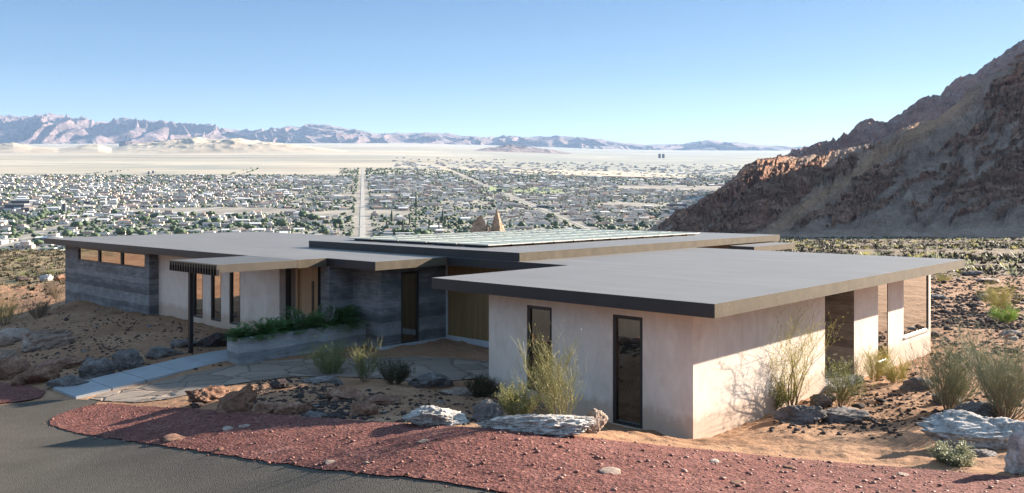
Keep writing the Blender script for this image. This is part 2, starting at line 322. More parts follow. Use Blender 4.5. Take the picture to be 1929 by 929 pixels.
# ------------------------------------------------------------------ object helpers
def link(o, parent=None):
    C.objects.link(o)
    if parent: o.parent = parent
    return o
def mesh(name, verts, faces, material, parent=None, smooth=False):
    me = bpy.data.meshes.new(name)
    if isinstance(verts, np.ndarray) and isinstance(faces, np.ndarray):
        me.vertices.add(len(verts)); me.vertices.foreach_set('co', verts.astype(np.float32).ravel())
        k = faces.shape[1]; me.loops.add(faces.size); me.loops.foreach_set('vertex_index', faces.astype(np.int32).ravel())
        me.polygons.add(len(faces)); me.polygons.foreach_set('loop_start', np.arange(0, faces.size, k, dtype=np.int32))
        me.update(calc_edges=True)
    else: me.from_pydata([tuple(v) for v in verts], [], [tuple(f) for f in faces]); me.update()
    if smooth: me.polygons.foreach_set('use_smooth', [True]*len(me.polygons))
    mats = material if isinstance(material, (list, tuple)) else [material]
    for mm in mats: me.materials.append(M[mm] if isinstance(mm, str) else mm)
    return link(bpy.data.objects.new(name, me), parent)
def tag(o, label=None, cat=None, group=None, kind=None):
    if label: o['label'] = label
    if cat: o['category'] = cat
    if group: o['group'] = group
    if kind: o['kind'] = kind
    return o
def thing(name, label, cat, loc=(0, 0, 0), rz=0, group=None):
    o = bpy.data.objects.new(name, None); C.objects.link(o); o.location = loc; o.rotation_euler = (0, 0, rz); o.empty_display_size = .2
    return tag(o, label, cat, group)
class MB:
    def __init__(s): s.v = []; s.f = []
    def box(s, x0, x1, y0, y1, z0, z1):
        n = len(s.v); s.v += [(x, y, z) for z in (z0, z1) for y in (y0, y1) for x in (x0, x1)]
        s.f += [tuple(n+i for i in f) for f in ((0, 2, 3, 1), (4, 5, 7, 6), (0, 1, 5, 4), (2, 6, 7, 3), (0, 4, 6, 2), (1, 3, 7, 5))]; return s
    def prism(s, pts, z0, z1):
        n = len(s.v); k = len(pts); s.v += [(x, y, z0) for x, y in pts]+[(x, y, z1) for x, y in pts]
        s.f += [tuple(n+i for i in reversed(range(k))), tuple(n+k+i for i in range(k))]
        s.f += [(n+i, n+(i+1) % k, n+k+(i+1) % k, n+k+i) for i in range(k)]; return s
    def rod(s, a, b, ra, rb, k=5):
        a = Vector(a); b = Vector(b); d = (b-a).normalized(); u = d.orthogonal().normalized(); w = d.cross(u); n = len(s.v)
        for c, r in ((a, ra), (b, rb)):
            for i in range(k):
                t = 2*math.pi*i/k; s.v.append(tuple(c+(u*math.cos(t)+w*math.sin(t))*r))
        s.f += [(n+i, n+(i+1) % k, n+k+(i+1) % k, n+k+i) for i in range(k)]; s.f += [tuple(n+i for i in reversed(range(k))), tuple(n+k+i for i in range(k))]; return s
    def out(s, name, material, parent=None, bev=0, smooth=False):
        o = mesh(name, s.v, s.f, material, parent, smooth)
        if bev:
            md = o.modifiers.new('bevel', 'BEVEL'); md.width = bev; md.segments = 2; md.limit_method = 'ANGLE'
        return o
# ------------------------------------------------------------------ ground height
ctrl = []
def cz(x, v, z): Y = (EYE-z)*F/(v-HV); ctrl.append(((x-CX)/F*Y, Y, z))
def cwq(x, v, q): p = p_at(x, q); X, Y = hp(p, q); ctrl.append((X, Y, z_of(v, Y)))
def cwp(x, v, p): q = q_at(x, p); X, Y = hp(p, q); ctrl.append((X, Y, z_of(v, Y)))
def cpq(p, q, z): X, Y = hp(p, q); ctrl.append((X, Y, z))
QG, PG = -6.54, 12.0           # garage wall planes
PE = -5.5; QE = -3.08; QW = .79  # entry concrete, wood wall
QC, QS, QD = -5.1, -4.56, -4.25
for x, v in ((1306, 826), (1245, 815), (1182, 805), (1080, 782), (921, 745)): cwq(x, v, QG)
for x, v in ((1351, 822), (1400, 800), (1461, 776), (1609, 719), (1690, 690), (1753, 666)): cwp(x, v, PG)
for x, v in ((281, 594), (240, 587), (200, 579), (145, 566), (123, 573)): cwq(x, v, QC)
for x, v in ((300, 595), (364, 606), (424, 618)): cwq(x, v, QS)
for x, v in ((718, 660), (780, 648), (841, 638)): cwp(x, v, PE)
cwq(921, 654, QW); cpq(3.5, QW, 0); cpq(4.2, -3, 0); cpq(-6.55, -9.3, 0.0); cpq(-7.4, -9.3, 0.05); cpq(-10.5, -9.3, .02); cpq(-8, -5, .02)
for q, z in ((-12, -.25), (-15, -.5), (-16.5, -.58)): cpq(-7.4, q, z); cpq(-9.6, q, z)
for t in ((200, 622, -.25), (60, 560, -1.6), (0, 600, -1.6), (-150, 620, -1.7), (0, 700, -.9), (100, 640, -.7), (230, 655, -.35), (0, 740, -.75), (-200, 740, -.9), (0, 475, -2.2), (-300, 480, -2.6), (60, 520, -1.9), (-150, 540, -2),
          (0, 775, -.6), (0, 850, -.1), (0, 929, .4), (-400, 929, .3), (-500, 780, -.6), (250, 800, .0), (190, 762, -.45), (450, 780, .6), (740, 800, 1.45), (933, 792, 1.6), (1100, 826, 1.6), (1306, 850, 1.25), (1500, 870, 1.2), (1700, 885, 1.4), (1929, 900, 1.6),
          (500, 929, 1.3), (964, 929, 2.0), (1400, 929, 2.0), (1929, 929, 1.9), (2300, 920, 1.9),
          (300, 737, -.3), (480, 716, -.05), (600, 700, 0), (850, 690, 0), (700, 680, 0), (560, 752, .5), (750, 765, .65), (900, 772, .65), (400, 745, .15),
          (1450, 805, .3), (1600, 795, .3), (1650, 745, .1), (1750, 762, .35), (1850, 765, .5), (1929, 800, .9), (2200, 800, 1), (1750, 822, .8), (1600, 842, .9),
          (1800, 700, 0), (1929, 700, .25), (2200, 700, .3), (1800, 620, -.3), (1929, 620, 0), (2200, 620, 0), (1850, 550, -.8), (1929, 520, -1), (1780, 512, -1.2), (2300, 520, -1), (1929, 480, -2.4), (1600, 477, -2.4), (2300, 480, -2.4),
          (1300, 500, -.6), (1000, 500, -.8), (1000, 475, -2), (600, 490, -1), (400, 480, -1.6), (200, 500, -1.2)): cz(*t)
cp = np.array(ctrl); 
def cs(X, Y): return np.stack([X/Y*1.6, np.log(Y)], -1)
cc_ = cs(cp[:, 0], cp[:, 1]); nC = len(cp)
def tps(r2): return np.where(r2 > 1e-12, .5*r2*np.log(r2+1e-12), 0)
D2 = ((cc_[:, None]-cc_[None])**2).sum(-1); A_ = np.zeros((nC+3, nC+3)); A_[:nC, :nC] = tps(D2)+np.eye(nC)*2e-4
A_[:nC, nC] = 1; A_[:nC, nC+1:] = cc_; A_[nC:, :nC] = A_[:nC, nC:].T
W_ = np.linalg.solve(A_, np.concatenate([cp[:, 2], [0, 0, 0]]))
def near_h(X, Y):
    Yc = np.clip(Y, 11.5, 150); u = np.clip(X/np.maximum(Yc, 1), -.95, .95)
    P = np.stack([u*1.6, np.log(Yc)], -1); sh = P.shape[:-1]; P = P.reshape(-1, 2); out = np.empty(len(P))
    for i in range(0, len(P), 100000):
        q = P[i:i+100000]; d = ((q[:, None]-cc_[None])**2).sum(-1); out[i:i+100000] = tps(d)@W_[:nC]+W_[nC]+q@W_[nC+1:]
    return out.reshape(sh)
def SL(X, Y): return SLOPE-.0085*ss(-.16, .22, X/np.maximum(Y, 1))
def valley(X, Y): return Z0+SL(X, Y)*np.maximum(Y, 0)
_TU = np.linspace(-.95, .95, 420); _TY = np.geomspace(11.5, 150, 420)
_ty, _tu = np.meshgrid(_TY, _TU, indexing='ij'); _TH = near_h(_tu*_ty, _ty)
def near_t(X, Y):
    Yc = np.clip(Y, 11.5, 150); u = np.clip(X/np.maximum(Yc, 1), -.95, .95)
    a = (np.log(Yc)-math.log(11.5))/(math.log(150)-math.log(11.5))*419; b_ = (u+.95)/1.9*419
    i = np.clip(a.astype(int), 0, 418); j = np.clip(b_.astype(int), 0, 418); a = a-i; b_ = b_-j
    return (_TH[i, j]*(1-b_)+_TH[i, j+1]*b_)*(1-a)+(_TH[i+1, j]*(1-b_)+_TH[i+1, j+1]*b_)*a
def base_h(X, Y):
    X = np.asarray(X, float); Y = np.asarray(Y, float)
    n = near_t(X, Y); n = n+(2.1-n)*ss(12, 7, Y)*1.0
    n = n+np.maximum(-Y-25, 0)*.10*(Y < 0)
    r = np.hypot(X, Y); u = X/np.maximum(Y, 1)
    right = ss(.14, .30, u)
    mid = -2.4-.034*(np.clip(Y, 140, 420)-140)
    fr = n*(1-ss(110, 160, Y))+mid*ss(110, 160, Y)
    fl = n-22*ss(140, 260, Y)-45*ss(200, 500, Y)
    f = fl+(fr-fl)*right
    side = ss(90, 500, np.abs(X)-.7*np.maximum(Y, 0))*0
    k = np.where(u > .2, ss(420, 900, Y), ss(260, 620, Y))
    f = f+(valley(X, Y)-f)*k*(Y > 0)
    return f+side
# ------------------------------------------------------------------ surfaces laid on the ground (signed distance to their outline)
def hit(x, v, fn=None):
    fn = fn or base_h; dx = (x-CX)/F; dz = -(v-HV)/F
    Y = np.geomspace(9, 400, 700) if v > 500 or (v > 450 and (x > 1290)) else np.geomspace(60, 15500, 3000); g = fn(dx*Y, Y); z = EYE+dz*Y
    i = int(np.argmax(z < g)) if (z < g).any() else len(Y)-1
    if i == 0: return float(dx*Y[0]), float(Y[0]), float(g[0])
    t = (z[i-1]-g[i-1])/((z[i-1]-g[i-1])-(z[i]-g[i])+1e-9); y = Y[i-1]+(Y[i]-Y[i-1])*t
    return float(dx*y), float(y), float(fn(np.array([dx*y]), np.array([y]))[0])
def poly_px(pts): return np.array([hit(x, v)[:2] for x, v in pts])
def sdf(poly, X, Y):
    sh = X.shape; X = X.ravel(); Y = Y.ravel(); d = np.full(X.shape, 1e9); inside = np.zeros(X.shape, bool)
    n = len(poly)
    for i in range(n):
        ax, ay = poly[i]; bx, by = poly[(i+1) % n]; ex, ey = bx-ax, by-ay
        t = np.clip(((X-ax)*ex+(Y-ay)*ey)/(ex*ex+ey*ey+1e-12), 0, 1); d = np.minimum(d, np.hypot(X-ax-t*ex, Y-ay-t*ey))
        c = ((ay > Y) != (by > Y)) & (X < (bx-ax)*(Y-ay)/(by-ay+1e-12)+ax); inside ^= c
    return (d*np.where(inside, -1, 1)).reshape(sh)
def smooth_poly(P, k=3):
    for _ in range(k):
        Q = np.empty((len(P)*2, 2)); nx = np.roll(P, -1, 0); Q[0::2] = P*.75+nx*.25; Q[1::2] = P*.25+nx*.75; P = Q
    return P
road_edge = [(196, 757), (118, 778), (84, 797), (130, 815), (240, 832), (480, 868), (700, 899), (950, 929)]
grav_top = [(196, 757), (300, 768), (450, 779), (600, 787), (750, 800), (900, 812), (1097, 827), (1300, 846), (1500, 866), (1700, 884), (1929, 903), (2250, 925)]
pe = poly_px(road_edge); pg = poly_px(grav_top)
gravel = smooth_poly(np.concatenate([pg, [(16, 9.5), (12, 5), (3.6, 5)], [(1.6, 11.0)], pe[::-1][:-1]]), 2)
road_far = poly_px([(150, 752), (60, 757), (0, 765), (-120, 772)])
road = smooth_poly(np.concatenate([pe+np.array([[.0, .12]]), [(1.6, 11.0), (3.6, 4), (3, -12), (-30, -12), (-42, 10), (-40, 24)], road_far[::-1]]), 2)
patch = smooth_poly(poly_px([(98, 748), (60, 728), (0, 720), (-150, 715), (-150, 768), (0, 763)]), 2)
patio = smooth_poly(np.array(list(poly_px([(205, 757), (290, 757), (355, 745), (470, 719), (560, 709), (690, 712), (800, 722), (900, 712)]))+[hp(3.9, -3.5), hp(2.5, -1.6), hp(-2.5, -2.6), hp(-4.3, -5.2), hp(-6.45, -8), hp(-6.5, -10), hp(-7.1, -12.5), hp(-7.3, -14.8)]), 1)
def cover(X, Y):
    near = (Y < 45) & (Y > -14) & (np.abs(X) < 46); o = np.full(X.shape, 9.0)
    if near.any():
        x, y = X[near], Y[near]; o[near] = np.minimum.reduce([sdf(P, x, y) for P in (gravel, road, patch, patio)])
    return o
def rough(X, Y, cov):
    r = np.hypot(X, Y); a = ss(0, 1.2, cov)*(1-ss(120, 300, r)); P, Q = hpi(X, Y)
    relief = fbm(X*.35, Y*.35, 5)*.16+fbm(X*1.7+9, Y*1.7, 4)*.05+np.maximum(fbm(X*.9+40, Y*.9, 4), 0)*.12
    wk = np.minimum.reduce([np.maximum(-9.9-P, 0)+np.maximum(P+6.9, 0)+np.maximum(Q+4.5, 0)+np.maximum(-15.6-Q, 0)])
    return relief*a*ss(0, 1.0, wk)
def ground_h(X, Y):
    X = np.asarray(X, float); Y = np.asarray(Y, float); c = cover(X, Y)
    P, Q = hpi(X, Y); wk = np.maximum(-9.9-P, 0)+np.maximum(P+6.9, 0)+np.maximum(Q+4.5, 0)+np.maximum(-15.6-Q, 0)
    g = base_h(X, Y)+rough(X, Y, c)-.07*ss(.0, -.12, c)
    return g
def gz(x, y): return float(ground_h(np.array([x]), np.array([y]))[0])
# polar sheet round the camera, from under it to the foot of the far range
azf = np.concatenate([np.linspace(-180, -50, 66)[:-1], np.linspace(-50, -36, 40)[:-1], np.linspace(-36, 36, 620), np.linspace(36, 50, 40)[1:], np.linspace(50, 180, 66)[1:]])
rad = np.concatenate([[.4, 1.5, 3, 4.5, 6, 7.5], np.geomspace(8.5, 60, 400), np.geomspace(60.5, 900, 230)[1:], np.geomspace(905, 15800, 120)])
AZ, RR = np.meshgrid(np.radians(azf), rad); GX, GY = RR*np.sin(AZ), RR*np.cos(AZ)
GZ = ground_h(GX, GY); nr, na = GX.shape
idx = np.arange(nr*na).reshape(nr, na); fc = np.stack([idx[:-1, :-1], idx[:-1, 1:], idx[1:, 1:], idx[1:, :-1]], -1).reshape(-1, 4)[:, ::-1]
g = mesh('ground', np.stack([GX, GY, GZ], -1).reshape(-1, 3), fc, 'ground', smooth=True); tag(g, kind='structure')
def drape(name, poly, step, off, material, extra=None):
    x0, y0 = poly.min(0)-step; x1, y1 = poly.max(0)+step; y0 = max(y0, -12); 
    xs = np.arange(x0, x1+step, step); ys = np.arange(y0, y1+step, step); X, Y = np.meshgrid(xs, ys)
    S = sdf(poly, X, Y)+fbm(X*2.1, Y*2.1, 3)*.10; Z = base_h(X, Y)+off
    if extra is not None: Z = Z+extra(X, Y)*ss(0, -.35, S)
    V = []; Fc = []; vid = {}
    def vert(i, j):
        if (i, j) not in vid: vid[(i, j)] = len(V); V.append((X[i, j], Y[i, j], Z[i, j]))
        return vid[(i, j)]
    def cut(a, b):
        k = (a, b) if a < b else (b, a)
        if k not in vid:
            (i, j), (m_, n_) = k; t = S[i, j]/(S[i, j]-S[m_, n_]); vid[k] = len(V)
            V.append((X[i, j]+t*(X[m_, n_]-X[i, j]), Y[i, j]+t*(Y[m_, n_]-Y[i, j]), Z[i, j]+t*(Z[m_, n_]-Z[i, j])))
        return vid[k]
    ins = S < 0; any_ = ins[:-1, :-1] | ins[1:, :-1] | ins[:-1, 1:] | ins[1:, 1:]
    for i, j in zip(*np.nonzero(any_)):
        cs4 = [(i, j), (i, j+1), (i+1, j+1), (i+1, j)]
        if all(ins[c] for c in cs4): Fc.append([vert(*c) for c in cs4]); continue
        f = []
        for k in range(4):
            a, b_ = cs4[k], cs4[(k+1) % 4]
            if ins[a]: f.append(vert(*a))
            if ins[a] != ins[b_]: f.append(cut(a, b_))
        if len(f) > 2: Fc.append(f)
    return tag(mesh(name, V, Fc, material, smooth=True), kind='structure')
lump = lambda X, Y: np.maximum(fbm(X*2.3, Y*2.3, 5), -.1)*.05+fbm(X*7, Y*7, 3)*.018
drape('road', road, .22, .012, 'asphalt')
drape('gravel_bed', gravel, .12, .035, 'red_gravel', lump)
drape('gravel_bed', patch, .15, .03, 'red_gravel', lump)
drape('patio', patio, .16, .02, 'flagstone', lambda X, Y: fbm(X*.8, Y*.8, 3)*.04)
# concrete walkway: six slabs with joints, ramping down from the door
def walk_z(q): return float(np.interp(q, [-15, -9.3, -4], [-.44, .06, .08]))
wm = MB(); qs = [-15, -13.75, -12.5, -11.25, -10.0, -8.75, -7.5, -6.2, -4.5]
for a, c in zip(qs[:-1], qs[1:]):
    n = len(wm.v); za, zc = walk_z(a), walk_z(c); q0, q1 = a+.02, c-.02
    wm.v += [(-9.55, q0, za-.25), (-7.42, q0, za-.25), (-7.42, q1, zc-.25), (-9.55, q1, zc-.25), (-9.55, q0, za+.03), (-7.42, q0, za+.03), (-7.42, q1, zc+.03), (-9.55, q1, zc+.03)]
    wm.f += [tuple(n+i for i in f) for f in ((3, 2, 1, 0), (4, 5, 6, 7), (0, 1, 5, 4), (1, 2, 6, 5), (2, 3, 7, 6), (3, 0, 4, 7))]
wk = wm.out('path', 'walk_concrete', bev=.01); wk.location = (OX, OY, 0); wk.rotation_euler = (0, 0, HROT); tag(wk, kind='structure')
# ------------------------------------------------------------------ the house
HB = thing('desert_house', 'long low modern desert house with flat grey roofs and pale stucco and concrete walls', 'house', (OX, OY, 0), HROT)
ZS, ZT, ZM = 3.5, 3.86, 4.22
Lp = [(-37, -5.9), (-7.6, -5.9), (-7.6, -4.4), (-4.22, -4.4), (-4.22, -.35), (2.75, -.35), (2.75, -7.56), (13.22, -7.56), (13.22, 13.7), (-13, 13.7), (-13, 9.4), (-37, 9.4)]
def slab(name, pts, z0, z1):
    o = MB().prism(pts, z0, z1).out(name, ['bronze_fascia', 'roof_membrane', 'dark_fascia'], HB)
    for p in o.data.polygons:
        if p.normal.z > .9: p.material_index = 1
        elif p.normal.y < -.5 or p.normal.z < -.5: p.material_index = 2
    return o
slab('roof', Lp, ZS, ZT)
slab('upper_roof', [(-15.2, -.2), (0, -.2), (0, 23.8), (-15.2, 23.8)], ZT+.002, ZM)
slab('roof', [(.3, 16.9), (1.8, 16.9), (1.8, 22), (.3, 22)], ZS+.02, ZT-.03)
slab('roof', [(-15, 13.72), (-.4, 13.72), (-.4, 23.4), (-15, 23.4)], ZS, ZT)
# canopy over the walk
MB().box(-11.6, -7.603, -9.5, -5.903, ZS+.02, ZT-.004).out('canopy', 'canopy_metal', HB, .006)
fn = MB()
for i in range(19):
    p = -11.6+i*(4.0-.06)/18; fn.box(p, p+.07, -9.62, -9.502, ZS-.08, ZT-.20)
fn.box(-11.6, -7.6, -9.56, -9.504, ZS+.06, ZS+.12); fn.out('fin_screen', 'dark_metal', HB)
ft_ = MB()
for i in range(19):
    p = -11.6+i*(4.0-.06)/18; ft_.box(p, p+.07, -9.62, -9.502, ZT-.198, ZT-.01)
ft_.out('fin_caps', 'canopy_metal', HB)
fk = MB()
for i in range(18):
    p = -11.535+i*(4.0-.06)/18; fk.box(p, p+.15, -9.5, -9.47, ZS-.1, ZS+.018)
fk.out('fin_backing', 'dark_metal', HB)
MB().box(-10.38, -10.22, -9.4, -9.24, -.2, ZS+.02).out('canopy_post', 'dark_metal', HB, .008)
# wall with openings.  axis 'p': runs along p at q=c facing -q ; axis 'q': runs along q at p=c facing +p
def wall(name, axis, c, a0, a1, z0, z1, holes, material, th=.3):
    us = sorted({a0, a1, *[h[0] for h in holes], *[h[1] for h in holes]}); zs = sorted({z0, z1, *[h[2] for h in holes], *[h[3] for h in holes]})
    us = [u for u in us if a0 <= u <= a1]; zs = [z for z in zs if z0 <= z <= z1]
    solid = lambda i, j: 0 <= i < len(us)-1 and 0 <= j < len(zs)-1 and not any(h[0] <= (us[i]+us[i+1])/2 <= h[1] and h[2] <= (zs[j]+zs[j+1])/2 <= h[3] for h in holes)
    V = []; Fc = []
    def P(u, d, z): return (u, c+d, z) if axis == 'p' else (c-d, u, z)
    def quad(*pts): n = len(V); V.extend(pts); Fc.append((n, n+1, n+2, n+3))
    for i in range(len(us)-1):
        for j in range(len(zs)-1):
            if not solid(i, j): continue
            u0, u1, w0, w1 = us[i], us[i+1], zs[j], zs[j+1]
            quad(P(u0, 0, w0), P(u1, 0, w0), P(u1, 0, w1), P(u0, 0, w1)); quad(P(u0, th, w1), P(u1, th, w1), P(u1, th, w0), P(u0, th, w0))
            if not solid(i-1, j): quad(P(u0, th, w0), P(u0, 0, w0), P(u0, 0, w1), P(u0, th, w1))
            if not solid(i+1, j): quad(P(u1, 0, w0), P(u1, th, w0), P(u1, th, w1), P(u1, 0, w1))
            if not solid(i, j-1): quad(P(u0, th, w0), P(u1, th, w0), P(u1, 0, w0), P(u0, 0, w0))
            if not solid(i, j+1): quad(P(u0, 0, w1), P(u1, 0, w1), P(u1, th, w1), P(u0, th, w1))
    return mesh(name, V, Fc, material, HB)
def window(axis, c, a0, a1, z0, z1, fw=.08, inset=.02, gl='window_glass', sill=False, deep=.12):
    e = .003
    a0 += e; a1 -= e; z0 += e; z1 -= e; f = MB()
    def bx(mb, u0, u1, d0, d1, w0, w1):
        if axis == 'p': mb.box(u0, u1, c+d0, c+d1, w0, w1)
        else: mb.box(c-d1, c-d0, u0, u1, w0, w1)
    d0, d1 = inset, inset+.1+deep
    bx(f, a0, a0+fw, d0, d1, z0, z1); bx(f, a1-fw, a1, d0, d1, z0, z1); bx(f, a0+fw, a1-fw, d0, d1, z0, z0+fw); bx(f, a0+fw, a1-fw, d0, d1, z1-fw, z1)
    w = bpy.data.objects.new('window', None); link(w, HB); w.empty_display_size = .2
    f.out('frame', 'window_frame', w)
    g_ = MB(); bx(g_, a0+fw-.01, a1-fw+.01, inset+deep, inset+deep+.02, z0+fw-.01, z1-fw+.01); g_.out('pane', gl, w)
    if gl == 'dim_glass':
        cm = MB(); wv = a1-a0
        for k in range(7): u = a0+fw+.01+k*wv*.055; bx(cm, u, u+wv*.046, inset+deep+.12+.03*(k % 2), inset+deep+.15+.03*(k % 2), z0+.1, z1-.1)
        cm.out('curtain', 'curtain_cloth', w)
    if sill:
        s = MB(); bx(s, a0, a1, -.05, inset-.002, z0-.02, z0+.05); s.out('sill', 'sill_metal', w)
    return w
# garage / right wing
pw0 = p_at(921, QG); zb = -1.0
def wspan(x0, x1, q): return p_at(x0, q), p_at(x1, q)
def zc(x, v, q): return z_of(v, hp(p_at(x, q), q)[1])
def zcp(x, v, p): return z_of(v, hp(p, q_at(x, p))[1])
w1 = (*wspan(992.5, 1039.5, QG), max(.15, zc(1016, 738, QG)), zc(1016, 577, QG)); w2 = (*wspan(1154, 1210.5, QG), zc(1182, 803, QG), zc(1182, 595, QG))
wall('wall', 'p', QG, pw0, PG, zb, ZS, [w1, w2], 'stucco')
window('p', QG, *w1, fw=.1, deep=.06, gl='dim_glass'); window('p', QG, *w2, fw=.1, deep=.06, gl='dim_glass')
qr0, qr1 = q_at(1554, PG), q_at(1609, PG); qa, qb = q_at(1654, PG), q_at(1673, PG); qc, qd = q_at(1702, PG), q_at(1749.5, PG); qe = q_at(1753, PG)
w3 = (qa, qb, zcp(1664, 682, PG), ZS-.12); w4 = (qc, qd, zcp(1726, 630, PG), ZS-.05)
wall('wall', 'q', PG, QG+.3, qr0, zb, ZS, [], 'stucco')
wall('wall', 'q', PG, qr1, qe, zb, ZS, [w3, w4], 'stucco')
window('q', PG, *w3, fw=.06, deep=.0, sill=True); window('q', PG, *w4, fw=.07, deep=.03, sill=True)
MB().box(PG-3.2, PG-.003, qr1-.012, qr1+.29, zb, ZS-.001).out('concrete_wall', 'earth_concrete', HB)     # deep cheek of the recess
MB().box(PG-3.2, PG-3.0, qr0-.2, qr1-.014, zb, ZS-.001).out('wall', 'concrete_wall', HB)
MB().box(PG-3.2, PG-.31, qr0-.304, qr0-.004, zb, ZS).out('wall', 'stucco', HB)
MB().box(PG-3.0, PG+.35, qr0+.02, qr1-.02, -.6, .12).out('doorstep', 'pale_concrete', HB, .01)
MB().box(2.95+1.4, PG-.3, qe-.3, qe, zb, ZS).out('wall', 'stucco', HB)
MB().box(pw0, pw0+.3, QG+.301, qe-.301, zb, ZS).out('wall', 'stucco', HB)
# wood wall at the back of the court and its trim
MB().box(PE+.33, pw0-.01, QW, QW+.25, .12, ZS).out('wood_wall', 'wood_siding', HB)
MB().box(PE+.003, pw0-.01, QW-.04, QW+.3, -.5, .12).out('kerb', 'pale_concrete', HB)
MB().box(PE+.003, PE+.11, QW-.05, QW+.28, .12, ZS).out('corner_trim', 'pale_concrete', HB)
MB().box(PE+.113, PE+.33, QW, QW+.25, .12, ZS).out('wood_wall', 'wood_siding', HB)
# entry concrete block
q0, q1 = q_at(755.5, PE), q_at(789.5, PE); w5 = (q0, q1, zcp(772, 646, PE), zcp(772, 512, PE)); w5 = (w5[0], w5[1], w5[2], min(w5[3], ZS-.12))
wall('concrete_wall', 'q', PE, QE, QW+.3, -.6, ZS, [w5], 'concrete_wall'); window('q', PE, *w5, fw=.1, deep=.05, gl='dim_glass')
MB().box(PE-.31, PE+.05, QE-.03, QW+.3, -.7, .03).out('footing', 'pale_concrete', HB)
pi = -7.5
MB().box(pi, PE-.31, QE, QE+.3, -.6, ZS).out('concrete_wall', 'concrete_wall', HB)
pp0, pp1 = p_at(604, -4.35), -7.5
MB().box(pp0, pp1-.002, -4.35, QE+.3, -.6, ZS).out('concrete_wall', 'concrete_wall', HB)
# door wall
pa = p_at(526.5, QS); d = [p_at(x, QD) for x in (537, 553.5, 558, 562, 597.5, 604.5)]
MB().box(pa-.25, d[0]-.003, QD, QD+.3, -.4, ZS).out('concrete_wall', 'concrete_wall', HB)
window('p', QD, d[0], d[2], .05, ZS-.03, fw=.1)
MB().box(d[2]+.002, d[3], QD-.04, QD+.2, 0, ZS-.02).out('door_post', 'door_wood', HB)
dr = MB().box(d[3]+.003, d[4], QD+.05, QD+.12, .03, ZS-.02).out('door', 'door_wood', HB)
hx = p_at(588, QD); MB().box(hx-.05, hx+.05, QD+.0, QD+.04, .9, 2.75).out('handle', 'dark_metal', dr)
window('p', QD, d[4]+.003, d[5], .05, ZS-.02, fw=.03)
# left wing
wins = []
for xa, xb in ((363, 382), (397, 416.5), (432, 452.5)): wins.append((*wspan(xa, xb, QS), .2, 3.3))
pl0 = p_at(281, QC)
wall('wall', 'p', QS, pl0-.3, pa, -.8, ZS, wins, 'stucco')
for w in wins: window('p', QS, *w, fw=.09, deep=.08)
MB().box(pa-.3, pa-.001, QS+.301, QD+.3, -.6, ZS).out('wall', 'stucco', HB)
sw = []
for xa, xb in ((147, 185), (186, 227.5), (228.5, 273)): sw.append((*wspan(xa, xb, QC), 2.52, 3.38))
wall('concrete_wall', 'p', QC, p_at(123, QC), pl0, -1.6, ZS, sw, 'concrete_wall')
for w in sw: window('p', QC, *w, fw=.09, deep=.06, sill=False)
MB().box(pl0-.3, pl0-.002, QC+.301, QS+.31, -1.2, ZS).out('concrete_wall', 'concrete_wall', HB)
MB().box(pl0-.001, pl0+.002, QC+.001, QS-.001, -1.2, ZS).out('concrete_wall', 'concrete_wall', HB)
pL = p_at(123, QC); MB().box(pL, pL+.3, QC+.301, 8.6, -2.2, ZS).out('concrete_wall', 'concrete_wall', HB)
MB().box(pL, -14.5, 8.61, 8.9, -2.5, ZS).out('wall', 'stucco', HB)
MB().box(-14.5, -.8, 22.6, 22.9, -3, ZS).out('wall', 'stucco', HB); MB().box(-1.1, -.8, 13.9, 22.6, -3, ZS).out('wall', 'stucco', HB)
MB().box(-14.5, -14.2, 8.91, 22.59, -3, ZS).out('wall', 'stucco', HB)
# solar panels, twelve rows of five on the upper roof
def copy_tree(o, parent=None):
    c = o.copy(); C.objects.link(c); c.parent = parent
    for ch in list(o.children): copy_tree(ch, c)
    return c
sp = thing('solar_panel', 'glassy solar panel in thin metal frame, in the flat array on the upper roof', 'solar panel', group='solar panels laid in rows on the upper roof')
fm = MB(); a_, b_ = 2.06, 1.5
fm.box(0, a_, 0, .03, 0, .05).box(0, a_, b_-.03, b_, 0, .05).box(0, .03, .03, b_-.03, 0, .05).box(a_-.03, a_, .03, b_-.03, 0, .05); fm.out('frame', 'sill_metal', sp)
gm = MB(); gm.box(.03, a_-.03, .03, b_-.03, .01, .042); gm.out('panel_glass', 'solar_glass', sp)
ft = MB()
ft.box(.2, a_-.2, .3, b_-.3, -.1, 0)
ft.out('mounting_tray', 'dark_metal', sp)
first = True
for i in range(12):
    for j in range(5):
        s = sp if first else copy_tree(sp); first = False
        x, y = hp(-14.0+j*2.13, 1.45+i*1.56); s.location = (x, y, ZM+.10); s.rotation_euler = (0, 0, HROT)
# ------------------------------------------------------------------ planter
pt = thing('concrete_planter', 'long grey board-marked concrete planter full of fronds beside the walkway', 'planter', (*hp(-6.95, -6.2), 0), HROT)
def pl(mb, *a): mb.box(a[0]+6.95, a[1]+6.95, a[2]+6.2, a[3]+6.2, a[4], a[5])
tb = MB(); zt = 1.03
for i, t in enumerate(((-7.36, -6.52, -9.3, -9.14), (-7.36, -6.52, QE-.2, QE-.03), (-7.36, -7.2, -9.139, QE-.201), (-6.68, -6.52, -9.139, QE-.201))): pl(tb, *t, -.5, zt)
tb.out('trough', 'planter_concrete', pt)
so = MB(); pl(so, -7.199, -6.681, -9.138, QE-.202, .3, zt-.1); so.out('soil', 'soil', pt)
